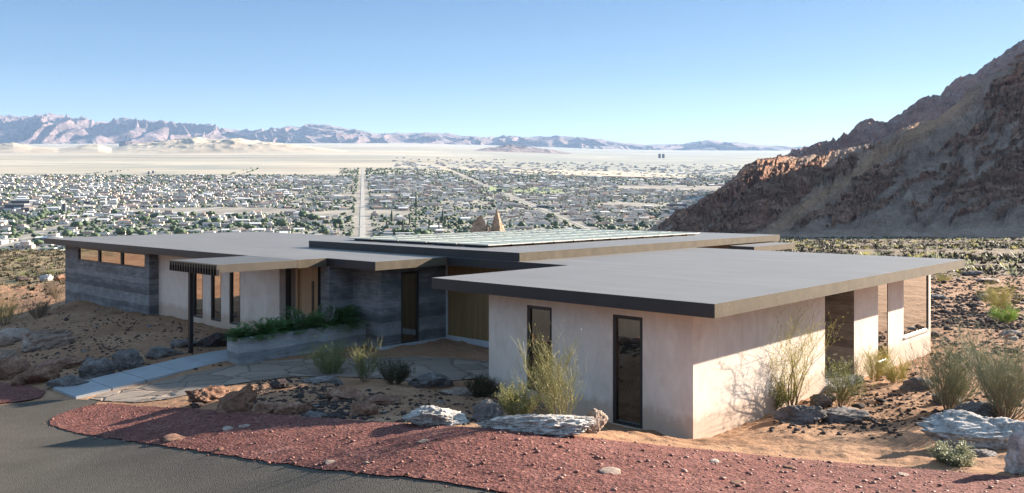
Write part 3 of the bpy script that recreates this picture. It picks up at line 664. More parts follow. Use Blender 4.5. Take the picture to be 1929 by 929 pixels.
# ------------------------------------------------------------------ plants
def ribbon(V, Fc, pts, w0, w1, side=None):
    n = len(V); k = len(pts)
    for i, p in enumerate(pts):
        p = Vector(p); d = (Vector(pts[min(i+1, k-1)])-Vector(pts[max(i-1, 0)])).normalized()
        s = side or d.cross(Vector((0, 0, 1)))
        if s.length < 1e-3: s = Vector((1, 0, 0))
        s = s.normalized(); w = w0+(w1-w0)*i/(k-1); V.append(tuple(p-s*w)); V.append(tuple(p+s*w))
    for i in range(k-1): Fc.append((n+2*i, n+2*i+1, n+2*i+3, n+2*i+2))
def tube(V, Fc, pts, r0, r1, k=3):
    n = len(V); m_ = len(pts); ph = random.random()*6
    for i, p in enumerate(pts):
        p = Vector(p); d = (Vector(pts[min(i+1, m_-1)])-Vector(pts[max(i-1, 0)])).normalized(); u = d.orthogonal().normalized(); w = d.cross(u); r = r0+(r1-r0)*i/(m_-1)
        for j in range(k): t = ph+2*math.pi*j/k; V.append(tuple(p+(u*math.cos(t)+w*math.sin(t))*r))
    for i in range(m_-1):
        for j in range(k): Fc.append((n+i*k+j, n+i*k+(j+1) % k, n+(i+1)*k+(j+1) % k, n+(i+1)*k+j))
def grow(base, d, ln, seg=5, wig=.18, up=.12):
    wig *= 1.35
    pts = [Vector(base)]; d = Vector(d).normalized()
    for i in range(seg):
        d = (d+Vector((random.gauss(0, wig), random.gauss(0, wig), random.gauss(0, wig*.6)+up))).normalized(); pts.append(pts[-1]+d*ln/seg)
    return pts
def shrub_mesh(name, kind, h, w, dens, mats):
    """kind broom: whippy upright green stems; twig: bare branches; leafy: stems with small leaves; tuft: blades"""
    V1, F1, V2, F2 = [], [], [], []
    if kind in ('broom', 'twig', 'leafy'):
        for s in range(int(7*dens)+4):
            an = random.random()*6.283; lean = random.random()**.8*w/h*1.05
            st = grow((math.cos(an)*.05*w, math.sin(an)*.05*w, -.05), (math.cos(an)*lean, math.sin(an)*lean, 1), h*random.uniform(.45, .8), 6, .13, .05)
            tube(V1, F1, st, .010*h/1.2, .004, 4)
            for b_i in range(int(5*dens)+3):
                t = random.randint(1, 6); q = st[t]; a2 = an+random.gauss(0, 1.1); le = random.uniform(.3, .9)
                br = grow(q, (math.cos(a2)*le, math.sin(a2)*le, random.uniform(.5, 1.2)), h*random.uniform(.2, .5), 4, .16, .10 if kind != 'twig' else .02)
                T = (V2, F2) if kind != 'twig' else (V1, F1)
                tube(*T, br, .005, .0028)
                for tw in range(3 if kind == 'leafy' else 5):
                    t2 = random.randint(1, 4); a3 = a2+random.gauss(0, .9)
                    tg = grow(br[t2], (math.cos(a3)*.5, math.sin(a3)*.5, random.uniform(.3, 1.1)), h*random.uniform(.1, .26), 3, .15, .1)
                    tube(*T, tg, .0034, .0015)
                    if kind == 'leafy' or (kind == 'broom' and random.random() < .35):
                        for lf in range(7 if kind == 'leafy' else 3):
                            q2 = tg[random.randint(0, 3)]+Vector((random.gauss(0, .02), random.gauss(0, .02), random.gauss(0, .02))); s_ = random.uniform(.012, .028)*(1 if kind == 'leafy' else .7)
                            dd = Vector((random.gauss(0, 1), random.gauss(0, 1), random.gauss(.3, 1))).normalized(); sd = dd.orthogonal().normalized(); n = len(V2)
                            V2 += [tuple(q2), tuple(q2+dd*s_+sd*s_*.5), tuple(q2+dd*2*s_), tuple(q2+dd*s_-sd*s_*.5)]; F2.append((n, n+1, n+2, n+3))
    else:
        for s in range(int(90*dens)):
            an = random.random()*6.283; rr = random.random()*w*.22; lean = random.random()*.9*w/h
            bl = grow((math.cos(an)*rr, math.sin(an)*rr, -.03), (math.cos(an)*lean, math.sin(an)*lean, 1), h*random.uniform(.5, 1), 4, .10, -.06)
            ribbon(V2, F2, bl, .011, .002)
    me = bpy.data.meshes.new(name); nv = len(V1); me.from_pydata(V1+V2, [], F1+[tuple(i+nv for i in f) for f in F2]); me.update()
    me.materials.append(M[mats[0]]); me.materials.append(M[mats[1]])
    me.polygons.foreach_set('material_index', [0]*len(F1)+[1]*len(F2)); return me
def place(me, name, x, y, z, s, rz, label, cat, group=None, sz=None):
    o = bpy.data.objects.new(name, me); C.objects.link(o); o.location = (x, y, z); o.rotation_euler = (0, 0, rz); o.scale = (s, s, sz or s); return tag(o, label, cat, group)
# (kind, base pixel x, v, height px, width px, materials, density, name, label)
near_shrubs = [
 ('broom', 1062, 806, 158, 150, ('dry_twig', 'broom_green'), 1.7, 'tall wispy yellow-green broom bush in front of the garage wall, nearest its first window'),
 ('leafy', 975, 790, 68, 80, ('dry_twig', 'broom_green'), 1.5, 'small yellowish leafy bush just left of the wispy broom bush'),
 ('leafy', 1492, 772, 172, 115, ('dry_twig', 'yellow_brush'), 1.5, 'tall thin bush with lime leaves throwing its shadow on the lit stucco wall'),
 ('leafy', 1450, 775, 66, 90, ('dry_twig', 'olive_leaf'), 2.0, 'low olive bush at the foot of the tall lime bush by the sunlit wall'),
 ('leafy', 1582, 766, 90, 110, ('dry_twig', 'olive_leaf'), 1.8, 'sprawling dark olive bush below the concrete recess'),
 ('broom', 1648, 717, 60, 60, ('dry_twig', 'yellow_brush'), 1.8, 'yellow brush clump against the stucco below the narrow right window'),
 ('broom', 1690, 722, 50, 62, ('dry_twig', 'yellow_brush'), 1.6, 'short straw-yellow brush under the big right window'),
 ('broom', 1788, 772, 118, 130, ('dry_twig', 'grey_brush'), 2.8, 'rounded grey-green broom bush right of the house corner beside dark rocks'),
 ('broom', 1893, 790, 160, 165, ('dry_twig', 'grey_brush'), 3.0, 'largest grey-green broom bush, behind the big boulder at the right edge'),
 ('leafy', 1795, 872, 42, 170, ('dry_twig', 'grey_brush'), 2.2, 'low spreading grey-green plant in front of the big right boulder'),
 ('leafy', 622, 706, 62, 100, ('dry_twig', 'olive_leaf'), 2.3, 'open brown twiggy bush in front of the planter end'),
 ('broom', 686, 718, 70, 70, ('dry_twig', 'olive_leaf'), 1.4, 'upright olive broom bush in the shaded court beside the twiggy bush'),
 ('leafy', 742, 724, 46, 80, ('dry_twig', 'scrub_dark'), 2.0, 'low dark green bush on the shaded flagstones'),
 ('leafy', 905, 748, 44, 90, ('dry_twig', 'scrub_dark'), 2.0, 'dark green bush at the left end of the garage wall'),
 ('twig', 112, 566, 42, 60, ('dry_twig', 'dry_twig'), 2.0, 'bare brown bush against the far left corner of the concrete wall'),
 ('twig', 72, 600, 38, 60, ('dry_twig', 'dry_twig'), 2.2, 'dry brown bush on the slope left of the concrete wall'),
 ('broom', 8, 612, 60, 70, ('dry_twig', 'yellow_brush'), 2.0, 'yellow-green brush at the left edge of the slope'),
 ('broom', 1885, 585, 56, 90, ('dry_twig', 'yellow_brush'), 2.2, 'pale yellow brush on the rocky ground right of the house'),
 ('leafy', 1893, 608, 34, 66, ('dry_twig', 'bright_green'), 2.0, 'bright green low bush on the rocky ground at right'),
 ('broom', 1775, 532, 22, 46, ('dry_twig', 'yellow_brush'), 1.6, 'small straw bush just beyond the right roof corner'),
]
for kd, x, v, hpx, wpx, ms, dn_, lab in near_shrubs:
    X, Y, Z = hit(x, v, ground_h); h = hpx/F*Y/.92; w = wpx/F*Y
    o = place(shrub_mesh('desert_bush', kd, h, w, dn_, ms), 'desert_bush', X, Y, Z-.02, 1, random.random()*6, lab, 'bush')
# fronds in the planter
def fern_mesh(h, n):
    V, Fc = [], []
    for i in range(n):
        an = random.random()*6.283; el = random.uniform(.5, 1.3); ln = h*random.uniform(.75, 1.15)
        pts = []; p = Vector((0, 0, 0)); d = Vector((math.cos(an)*math.cos(el), math.sin(an)*math.cos(el), math.sin(el)))
        for s in range(9): pts.append(p.copy()); p = p+d*ln/8; d = (d+Vector((0, 0, -.17))).normalized()
        ribbon(V, Fc, pts, .006, .003)
        for s in range(2, 9):
            d = (pts[s]-pts[s-1]).normalized(); sd = d.cross(Vector((0, 0, 1))).normalized()
            for sg in (-1, 1):
                for hf in (0, .5):
                    q = pts[s]-d*ln/8*hf; l2 = ln*.34*math.sin(math.pi*min(1, (s+.5-hf)/9.5))+.02
                    e = q+(sd*sg+d*.7+Vector((0, 0, -.25))).normalized()*l2; m2 = (q+e)/2+d*.024; m3 = (q+e)/2-d*.024; n_ = len(V); V += [tuple(q), tuple(m2), tuple(e), tuple(m3)]; Fc.append((n_, n_+1, n_+2, n_+3))
    me = bpy.data.meshes.new('fern'); me.from_pydata(V, [], Fc); me.update(); me.materials.append(M['frond_green']); return me
fl = ['leftmost fern in the planter, spilling over its open end', 'second fern from the left in the planter, low and spreading', 'third fern from the left in the planter', 'middle fern in the planter with short stiff fronds', 'low fern left of the tall palm-like fern in the planter', 'tall palm-like fern in front of the wooden door', 'small fern between the two tallest ferns in the planter', 'dark tall fern at the house end of the planter']
for i, (q, h, n) in enumerate(((-9.0, .62, 34), (-8.35, .5, 30), (-7.9, .78, 34), (-7.3, .66, 36), (-6.6, .6, 34), (-5.9, 1.15, 44), (-5.0, .6, 30), (-4.0, 1.1, 46))):
    x, y = hp(-6.94+random.uniform(-.08, .08), q); place(fern_mesh(h*1.12, int(n*1.1)), 'fern', x, y, zt-.1, 1, 0, fl[i], 'fern', 'ferns in the planter')
for lab, q in (('pale seed heads on thin stems beside the tall door fern, left of it', -6.35), ('pale seed heads on thin stems between the two tallest ferns', -4.8)):
    V, Fc = [], []
    for k in range(26):
        an = random.random()*6.28; st = grow((0, 0, 0), (math.cos(an)*.35, math.sin(an)*.35, 1), random.uniform(.5, .95), 4, .08, .0); tube(V, Fc, st, .005, .004); tube(V, Fc, [st[-1], st[-1]+Vector((0, 0, .05)), st[-1]+Vector((0, 0, .14))], .016, .006, 4)
    me = bpy.data.meshes.new('seed_grass'); me.from_pydata(V, [], Fc); me.update(); me.materials.append(M['seed_head']); x, y = hp(-6.9, q); place(me, 'seed_grass', x, y, zt-.1, 1, 0, lab, 'plant')
# ------------------------------------------------------------------ boulders
def ico(sub):
    bm = bmesh.new(); bmesh.ops.create_icosphere(bm, subdivisions=sub, radius=1); v = np.array([q.co[:] for q in bm.verts]); f = np.array([[q.index for q in p.verts] for p in bm.faces]); bm.free(); return v, f
ICO = {s: ico(s) for s in (1, 2, 3, 4, 5, 6)}
def rock_mesh(name, sub, sx, sy, sz, material, seed, rough_=.32, angular=13):
    v, f = ICO[sub]; v = v.copy(); rs = np.random.default_rng(seed)
    for k in range(angular):                                             # chop flat facets
        n = rs.normal(size=3); n[2] *= .7; n /= np.linalg.norm(n); d = rs.uniform(.5, .85); t = v@n-d; v = v-np.outer(np.maximum(t, 0)*.97, n)
    off = rs.uniform(0, 90, 3); w = v+off
    dsp = h3(w, 1.3)*rough_*.9-np.abs(h3(w, 2.9))*rough_*.85+(-np.abs(h3(w+7, 6.3)))*rough_*.75+(h3(w, 13)*rough_*.34-np.abs(h3(w, 24))*rough_*.3 if sub > 3 else 0)
    if sub > 5: dsp = dsp-np.abs(h3(w, 47))*rough_*.16
    v = v*(1+dsp[:, None]); v *= np.array([sx, sy, sz])
    o = mesh(name, v, f, material, smooth=False); return o
# x, v (base of the rock), width px, height px, material, depth factor, tilt, label
rocks = [
 (825, 806, 158, 46, 'rock_pale', .7, .1, 'pale grey-white craggy boulder on the gravel edge, left of the white one'),
 (990, 824, 215, 44, 'rock_pale', .55, -.08, 'long white craggy boulder on the gravel edge below the broom bush'),
 (922, 795, 70, 44, 'rock_grey', .9, .2, 'rounded grey boulder behind the two white boulders'),
 (1112, 816, 54, 46, 'rock_tan', .9, -.2, 'small tan pointed boulder right of the broom bush'),
 (1046, 775, 90, 62, 'rock_grey', .7, .1, 'dark grey boulder half hidden behind the broom bush at the wall'),
 (962, 760, 36, 20, 'rock_red', .9, 0, 'small reddish rock at the left end of the garage wall'),
 (400, 758, 96, 42, 'rock_red', .8, .05, 'sunlit rust-red blocky rock beside the flagstones'),
 (446, 778, 100, 58, 'rock_red', .5, -.35, 'slanting brown slab of rock right of the rust-red rock'),
 (372, 769, 26, 14, 'rock_dark', .9, 0, 'dark stone at the left foot of the rust-red rock'),
 (530, 732, 40, 20, 'rock_dark', .9, 0, 'dark boulder on the sand at the edge of the flagstones'),
 (505, 780, 60, 26, 'rock_red', .8, .1, 'low red-brown rock on the gravel edge right of the slanting slab'),
 (552, 782, 72, 24, 'rock_red', .8, -.1, 'low brown rock on the gravel edge, second right of the slanting slab'),
 (590, 788, 40, 14, 'rock_grey', .8, 0, 'small greyish rock at the gravel edge left of centre'),
 (655, 755, 62, 26, 'rock_red', .9, .1, 'flat-topped brown rock in the shaded sand, left of a pair'),
 (715, 764, 90, 26, 'rock_red', .7, -.05, 'long brown rock in the shaded sand, right of a pair'),
 (685, 785, 62, 28, 'rock_red', .9, .1, 'rounded brown rock near the gravel edge in front of the pair of brown rocks'),
 (812, 732, 64, 36, 'rock_grey', .8, 0, 'grey boulder in the deep shade of the court'),
 (612, 722, 84, 15, 'rock_grey', .6, 0, 'flat grey stone under the twiggy bush'),
 (868, 745, 84, 12, 'rock_tan', .6, 0, 'low flat sandy rock in the shade beyond the white boulders'),
 (80, 660, 92, 46, 'rock_tan', .9, -.15, 'big pale tilted slab boulder on the shaded slope at left'),
 (30, 645, 72, 26, 'rock_tan', .8, .2, 'pale narrow slab left of the big pale slab'),
 (12, 676, 46, 24, 'rock_tan', .8, 0, 'pale flat rock at the left edge'),
 (4, 655, 30, 30, 'rock_tan', .8, 0, 'rough pale rock cut by the left picture edge'),
 (128, 734, 84, 26, 'rock_grey', .5, .05, 'long low grey rock bordering the bottom of the walkway'),
 (182, 714, 62, 40, 'rock_grey', .7, 0, 'blue-grey rock bordering the walkway, second from the bottom'),
 (240, 696, 72, 40, 'rock_grey', .7, .1, 'tallest blue-grey rock bordering the walkway'),
 (304, 676, 74, 27, 'rock_grey', .6, 0, 'blue-grey rock bordering the walkway nearest the post'),
 (400, 655, 60, 26, 'rock_dark', .7, 0, 'dark brown rock between the canopy post and planter'),
 (350, 656, 46, 20, 'rock_grey', .7, 0, 'small grey rock just left of the canopy post foot'),
 (22, 716, 58, 46, 'rock_red', .8, .1, 'reddish boulder above the dark red gravel at left'),
 (84, 722, 66, 34, 'rock_red', .8, -.1, 'reddish boulder left of the grey walkway rocks'),
 (125, 696, 90, 24, 'rock_red', .7, 0, 'long reddish rock on the shaded slope above the walkway'),
 (45, 725, 40, 22, 'rock_red', .8, 0, 'small reddish rock between the two reddish boulders at left'),
 (40, 530, 28, 12, 'rock_dark', .8, 0, 'dark rock on the sunlit far slope at left'),
 (88, 530, 34, 14, 'rock_pale', .8, 0, 'white rock on the sunlit far slope near the house corner'),
 (113, 530, 24, 14, 'rock_red', .8, 0, 'reddish rock on the sunlit far slope against the house corner'),
 (1512, 800, 102, 36, 'rock_grey', .6, 0, 'dark grey boulder at the foot of the tall lime bush, left of two'),
 (1590, 798, 92, 34, 'rock_grey', .6, .05, 'dark grey boulder under the sprawling olive bush, right of two'),
 (1545, 770, 56, 34, 'rock_grey', .8, 0, 'grey boulder behind the two dark grey boulders'),
 (1722, 738, 58, 28, 'rock_grey', .7, 0, 'dark rock in front of the big right window'),
 (1856, 852, 235, 92, 'rock_pale', .7, -.05, 'biggest grey-white boulder, lying at the right edge'),
 (1836, 800, 120, 44, 'rock_grey', .7, 0, 'grey boulder behind the biggest one at the right edge'),
 (1780, 762, 60, 30, 'rock_grey', .7, 0, 'dark grey rock at the foot of the rounded grey-green bush'),
 (1935, 895, 90, 110, 'rock_pale', .7, 0, 'pale boulder cut by the right picture edge'),
 (1850, 862, 60, 18, 'rock_grey', .7, 0, 'low grey rock in front of the biggest boulder'),
 (1832, 520, 34, 12, 'rock_grey', .8, 0, 'dark boulder far off by the right roof corner'),
 (1862, 532, 50, 10, 'rock_tan', .8, 0, 'pale flat rock far off on the right'),
 (1850, 566, 30, 12, 'rock_grey', .8, 0, 'bluish rock on the rocky ground right of the house'),
 (1768, 565, 34, 12, 'rock_grey', .8, 0, 'grey slab just right of the big right window'),
 (1900, 632, 40, 14, 'rock_grey', .8, 0, 'dark low rock below the bright green bush'),
]
for i, (x, v, wpx, hpx, mt, df, tilt, lab) in enumerate(rocks):
    X, Y, Z = hit(x, v, ground_h); w = wpx/F*Y/2; h = hpx/F*Y; 
    w *= 1.22; h *= 1.12; sub = 6 if wpx > 100 else 5 if wpx > 50 else 4
    o = rock_mesh('boulder', sub, w*1.12, w*1.1*df, h*.62, mt, 100+i, .30)
    Yc = Y+w*df*.75; Xc = X*Yc/Y
    o.location = (Xc, Yc, gz(Xc, Yc)+h*.21-.02); o.rotation_euler = (tilt*.4, tilt, random.uniform(-.3, .3)); tag(o, lab, 'boulder')
# loose stones: each countable one an object, plus a scatter of grit
protos = [rock_mesh('stone', 2, 1, .8, .6, mt_, 500+k, .4, 6) for k, mt_ in enumerate(['rock_dark']*5+['rock_grey', 'rock_tan', 'rock_red'])]
pm = [p.data for p in protos]
for p in protos: bpy.data.objects.remove(p)
def in_house(x, y):
    p, q = hpi(x, y); return (pL-.3 < p < -5 and QC-.1 < q < 23) or (-6 < p < 4.6 and .6 < q < 23) or (p > pw0-.2 and p < PG+.2 and QG-.2 < q < 14) or (-9.7 < p < -7.3 and -15.2 < q < 0) or (-7.6 < p < -5.2 and q > -9.5)
def stone_spots(n, regions):
    out = []
    while len(out) < n:
        x0, x1, v0, v1, smin, smax = random.choice(regions); x = random.uniform(x0, x1); v = random.uniform(v0, v1)
        X, Y, Z = hit(x, v)
        if in_house(X, Y) or Y > 120: continue
        c = float(cover(np.array([X]), np.array([Y]))[0])
        if c < .15: continue
        if pn(np.array([X*.45]), np.array([Y*.45]))[0] < -.12 and random.random() < .6: continue
        out.append((X, Y, random.uniform(0, 1)**2.2*(smax-smin)+smin))
    return out
regs = [(130, 420, 575, 700, .08, .28), (0, 260, 600, 735, .08, .26), (560, 940, 735, 800, .07, .26), (420, 700, 750, 790, .07, .2), (480, 640, 715, 790, .05, .2), (1600, 1929, 690, 800, .06, .26), (1755, 1929, 505, 700, .10, .42), (1755, 1929, 505, 700, .10, .42), (1755, 1929, 540, 690, .10, .36), (0, 120, 480, 600, .12, .35), (1450, 1700, 740, 830, .03, .12)]
for X, Y, s in stone_spots(295, regs):
    k = random.choice((0, 1, 2, 3, 4, 0, 1, 2, 7, 5)); o = bpy.data.objects.new('stone', pm[k]); C.objects.link(o)
    o.location = (X, Y, gz(X, Y)+s*.12); o.scale = (s, s, s*random.uniform(.6, 1)); o.rotation_euler = (random.uniform(-.3, .3), random.uniform(-.3, .3), random.random()*6)
    tag(o, 'loose dark stone lying on the sandy ground round the house', 'stone', 'loose dark stones on the sand')
gv = []; gf = []; v2, f2 = ICO[1]; nn_ = 0
spots = stone_spots(9000, [(a, b_, c, d_, .02, .09) for a, b_, c, d_, _, _ in regs]+[(1750, 1929, 500, 620, .06, .2)]*3)
XS = np.array([s[0] for s in spots]); YS = np.array([s[1] for s in spots]); ZSs = ground_h(XS, YS)
for (X, Y, s), z in zip(spots, ZSs):
    w = v2*(1+rng.uniform(-.3, .3, (len(v2), 1))); w = w*np.array([s*random.uniform(.7, 1.3), s*random.uniform(.7, 1.3), s*.6])+np.array([X, Y, z+s*.1]); gv.append(w); gf.append(f2+nn_); nn_ += len(v2)
tag(mesh('gravel', np.concatenate(gv), np.concatenate(gf), 'rock_dark'), 'scatter of small dark stones and grit over the sand', 'gravel', kind='stuff')
gv = []; gf = []; nn_ = 0
gx_ = rng.uniform(-21, 17, 90000); gy_ = rng.uniform(10, 30, 90000); gd_ = sdf(gravel, gx_, gy_); ok_ = (np.abs(gx_/gy_) < .64) & ((gd_ < .02) | ((gd_ < .3) & (rng.random(90000) < .5*(1-gd_/.3)))) & (rng.random(90000) < 15/gy_)
gx_, gy_ = gx_[ok_][:4000], gy_[ok_][:4000]; gzz = base_h(gx_, gy_)
for X, Y, z in zip(gx_, gy_, gzz):
    s_ = random.uniform(.006, .014)+random.random()**9*.04; w = v2*(1+rng.uniform(-.3, .3, (len(v2), 1)))*np.array([s_*random.uniform(.8, 1.4), s_, s_*.6])+np.array([X, Y, z+.04+s_*.2]); gv.append(w); gf.append(f2+nn_); nn_ += len(v2)
tag(mesh('gravel', np.concatenate(gv), np.concatenate(gf), 'gravel_stone'), 'loose red and pinkish gravel stones over the red bed and its edge', 'gravel', kind='stuff')
# flat pale chips lying on the red gravel
def ongravel(x, y): return float(base_h(np.array([x]), np.array([y]))[0])+.04
for i, (x, v, wpx, lab) in enumerate([(330, 829, 56, 'widest flat pinkish stone on the red gravel at left'), (798, 836, 28, 'pale flat chip on the red gravel left of centre'), (620, 876, 30, 'pale flat stone at the asphalt edge, left of a small one'), (415, 850, 20, 'small pale stone at the asphalt edge below the wide flat stone'), (690, 876, 14, 'tiny white chip on the red gravel near the asphalt'), (1148, 893, 46, 'grey flat slab on the red gravel at bottom centre'), (1390, 914, 40, 'grey flat slab at the bottom edge right of centre'), (1700, 899, 24, 'pale chip on the gravel below the low grey-green plant'), (1345, 873, 22, 'small grey chip on the gravel below the garage corner'), (1485, 885, 26, 'dark flat chip on the gravel under the sand tongue'), (430, 812, 40, 'low pale stone in the middle of the left gravel'), (460, 806, 24, 'little pale stone behind the low pale one on the gravel')]):
    X, Y, Z = hit(x, v); s = wpx/F*Y/2; o = rock_mesh('flat_stone', 3, s, s*1.1, max(.03, s*.18), 'rock_tan' if i % 3 else 'rock_red', 800+i, .25, 5)
    o.location = (X, Y, Z+.045); o.rotation_euler = (0, 0, random.random()); tag(o, lab, 'stone')
# ------------------------------------------------------------------ scrub on the flat at right and on the slope at left
sc_m = [shrub_mesh('scrub_bush', 'tuft', 1.0, 1.3, d_, ('dry_twig', m_)) for d_, m_ in ((1.6, 'scrub_dark'), (1.2, 'scrub_far'), (1.3, 'yellow_brush'), (1.3, 'olive_leaf'), (1.4, 'scrub_far'))]
cnt = 0
while cnt < 300:
    if random.random() < .78: x = random.uniform(1400, 1960); v = 447+abs(random.gauss(0, 20))
    else: x = random.uniform(-20, 122); v = random.uniform(472, 520)
    X, Y, Z = hit(x, v)
    if Y > 330 or in_house(X, Y) or (x < 1840 and v > 484 and x > 1000): continue
    near = 1 if Y < 120 else 1.35
    o = place(random.choice((sc_m[0], sc_m[1], sc_m[0], sc_m[4], sc_m[3], sc_m[1], sc_m[4], sc_m[1], sc_m[0], sc_m[4], sc_m[2]) if x > 1000 else (sc_m[3], sc_m[4], sc_m[1])), 'scrub_bush', X, Y, gz(X, Y)-.03, random.uniform(.5, 1.5)*near, random.random()*6, 'low scrub bush on the open desert flat', 'bush', 'scrub bushes on the desert flat'); o.scale.z = o.scale.x*random.uniform(.32, .58); cnt += 1
o = None
# masses of smaller scrub
V, Fc = [], []; n_s = 0; vv_, ff_ = ICO[1]; LV = []; LF = []
def add_clump(X, Y, Z, s, arrs):
    w = vv_*(1+rng.uniform(-.6, .5, (len(vv_), 1)))*np.array([s, s, s*.7])+np.array([X, Y, Z+s*.3]); arrs[0].append(w); arrs[1].append(ff_+arrs[2][0]); arrs[2][0] += len(vv_)
def add_tuft(X, Y, Z, s, arrs, nb=9):
    an = rng.random(nb)*6.283; r = s*rng.random(nb)*.9; bx = X+np.cos(an)*r*.45; by = Y+np.sin(an)*r*.45; tx = X+np.cos(an)*r*1.15; ty = Y+np.sin(an)*r*1.15; tz = Z+s*rng.uniform(.2, .7, nb); ww = s*.2
    v_ = np.empty((nb, 3, 3)); a2 = rng.random(nb)*6.283; v_[:, 0] = np.stack([bx-ww*np.cos(a2), by-ww*np.sin(a2), np.full(nb, Z-.03)], -1); v_[:, 1] = np.stack([bx+ww*np.cos(a2), by+ww*np.sin(a2), np.full(nb, Z-.03)], -1); v_[:, 2] = np.stack([tx, ty, tz], -1)
    arrs[0].append(v_.reshape(-1, 3)); arrs[1].append(np.arange(nb*3).reshape(nb, 3)+arrs[2][0]); arrs[2][0] += nb*3
ar = ([], [], [0]); px = rng.uniform(.20, .75, 15000); py = 84*np.exp(rng.random(15000)**.8*1.5)
Xs = px*py; keep = fbm(Xs*.03, py*.03, 3)+rng.random(len(Xs))*.5 > .12; Xs, py = Xs[keep], py[keep]; Zs = ground_h(Xs, py)
ars = [ar, ([], [], [0]), ([], [], [0])]
for X, Y, Z in zip(Xs, py, Zs): add_tuft(X, Y, Z, random.uniform(.18, .4)+random.random()**4*.9, ars[random.choice((0,)*12+(1, 1, 2))])
for k_, (m_, l_) in enumerate((('grey_brush', 'thin grey-green scrub mixed through the flat below the red mountain'), ('yellow_brush', 'straw-coloured low brush mixed through the flat below the red mountain'))):
    q_ = ars[k_+1]; tag(mesh('undergrowth', np.concatenate(q_[0]), np.concatenate(q_[1]), m_), l_, 'undergrowth', kind='stuff')
tag(mesh('undergrowth', np.concatenate(ar[0]), np.concatenate(ar[1]), 'scrub_far'), 'dense low desert scrub covering the flat below the red mountain', 'undergrowth', kind='stuff')
ar = ([], [], [0]); px = rng.uniform(-.85, -.50, 1500); py = 70+75*rng.random(1500)**.7; Xs = px*py; Zs = ground_h(Xs, py)
for X, Y, Z in zip(Xs, py, Zs): add_tuft(X, Y, Z, random.uniform(.2, .6), ar, 12)
tag(mesh('undergrowth', np.concatenate(ar[0]), np.concatenate(ar[1]), 'scrub_far'), 'sparse olive scrub on the sunlit slope left of the house', 'undergrowth', kind='stuff')
# ------------------------------------------------------------------ mountains
def prof(pts, x): p = np.array(pts, float); return np.interp(x, p[:, 0], p[:, 1])
def fgrid(name, x0, x1, nx, D0, D1, ny, zf, material, label=None, smooth=False):
    xs = np.linspace(x0, x1, nx) if not isinstance(x1, tuple) else np.concatenate([np.linspace(x0, x1[0], int(nx*.8))[:-1], np.linspace(x1[0], x1[1], nx-int(nx*.8)+1)]); ws = np.linspace(0, 1, ny); XI, WI = np.meshgrid(xs, ws); U = (XI-CX)/F
    Yg = D0(XI)+(D1(XI)-D0(XI))*WI; Xg = U*Yg; Zg, dY = zf(XI, WI, Xg, Yg); Yg = Yg+dY
    idx = np.arange(nx*ny).reshape(ny, nx); f = np.stack([idx[:-1, :-1], idx[:-1, 1:], idx[1:, 1:], idx[1:, :-1]], -1).reshape(-1, 4)
    return tag(mesh(name, np.stack([U*(Yg-dY), Yg, Zg], -1).reshape(-1, 3), f, material, smooth=smooth), label, kind='structure')
near_r = [(1180, 452), (1214, 436), (1259, 412), (1313, 383), (1358, 357), (1381, 338), (1403, 315), (1426, 302), (1507, 296), (1562, 289), (1607, 277), (1652, 266), (1697, 243), (1765, 220), (1806, 190), (1833, 160), (1896, 122), (1929, 98), (2000, 60), (2200, -80), (2500, -330), (2650, -500), (2920, -520), (3040, -200), (3120, 455)]  # past the right frame edge: unseen ridge, added to shade the slope and flat
base_r = [(1180, 470), (1300, 462), (1470, 455), (1929, 462), (3120, 470)]
AT = {}
def mz(XI, W, X, Y):
    rr = prof(near_r, XI); br = prof(base_r, XI); wn = np.clip(W/.84, 0, 1)
    row = br+(rr-br)*(wn**.94); px = Y/F
    wx = fbm(XI*.008+5, row*.01, 5)*34; wy = fbm(XI*.008+25, row*.01+9, 5)*30
    d_ = (XI+wx)*.80-(row+wy)*.60; n_ = (XI+wx)*.60+(row+wy)*.80          # down the ribs, across the ribs
    env = ss(.0, .16, wn)*(.30+.70*ss(1.0, .88, wn))
    def zone(cx, cy, rx, ry): return np.exp(-((XI-cx)/rx)**2-((row-cy)/ry)**2)
    cl = fbm(d_*.0035+1, n_*.034+3, 7, g=.58)*2.3-.32+1.5*zone(1330, 400, 120, 70)+1.0*zone(1440, 345, 80, 60)+.9*zone(1540, 325, 90, 22)+1.1*zone(1940, 280, 80, 120)+.8*zone(1880, 150, 90, 45)-1.8*zone(1640, 445, 220, 26)-.25*zone(1700, 400, 210, 45)+.5*zone(1600, 395, 120, 20)
    tanl = (row-(225+(1765-XI)*.66)); tan = np.exp(-(tanl/(17+9*pn(XI*.02, row*.02)))**2)*ss(1400, 1500, XI)*ss(1880, 1750, XI); cl = cl-2.0*tan
    rib = ridged(d_*.0027, n_*.0165+4, 8, g=.62); rib2 = ridged(d_*.013+9, n_*.06, 7, g=.64)
    cl = cl+(rib2-.35)*1.1+(rib-.4)*.6-1.5*ss(.14, .0, wn); cliff = ss(-.05, .12, cl); fine = ridged(d_*.07+XI*.02, n_*.13+7, 5, g=.65)
    z = z_of(row, Y); low = .35+.65*ss(.0, .35, wn)
    z = z+env*px*((rib-.42)*(17+17*wn)+cliff*((rib2-.35)*17*low+(fine-.3)*9)+cliff*4)
    gul = ridged(d_*.006+3, n_*.06, 6, g=.6); z = z+env*px*(1-cliff)*((gul-.4)*6.5+fbm(XI*.2, row*.2, 4)*2.2)
    st = 8*px; tz = row/9.0+fbm(XI*.01, row*.02, 3)*2.2+XI*.02; fr = tz-np.floor(tz); z = z-(ss(.3, .7, fr)-fr)*st*env*cliff*.8
    t = 1-ss(.85, 1.0, W); z = np.where(W > .85, z*t+(-40)*(1-t), z)
    AT['cliff'] = cliff; AT['tan'] = tan; return z, np.zeros_like(z)
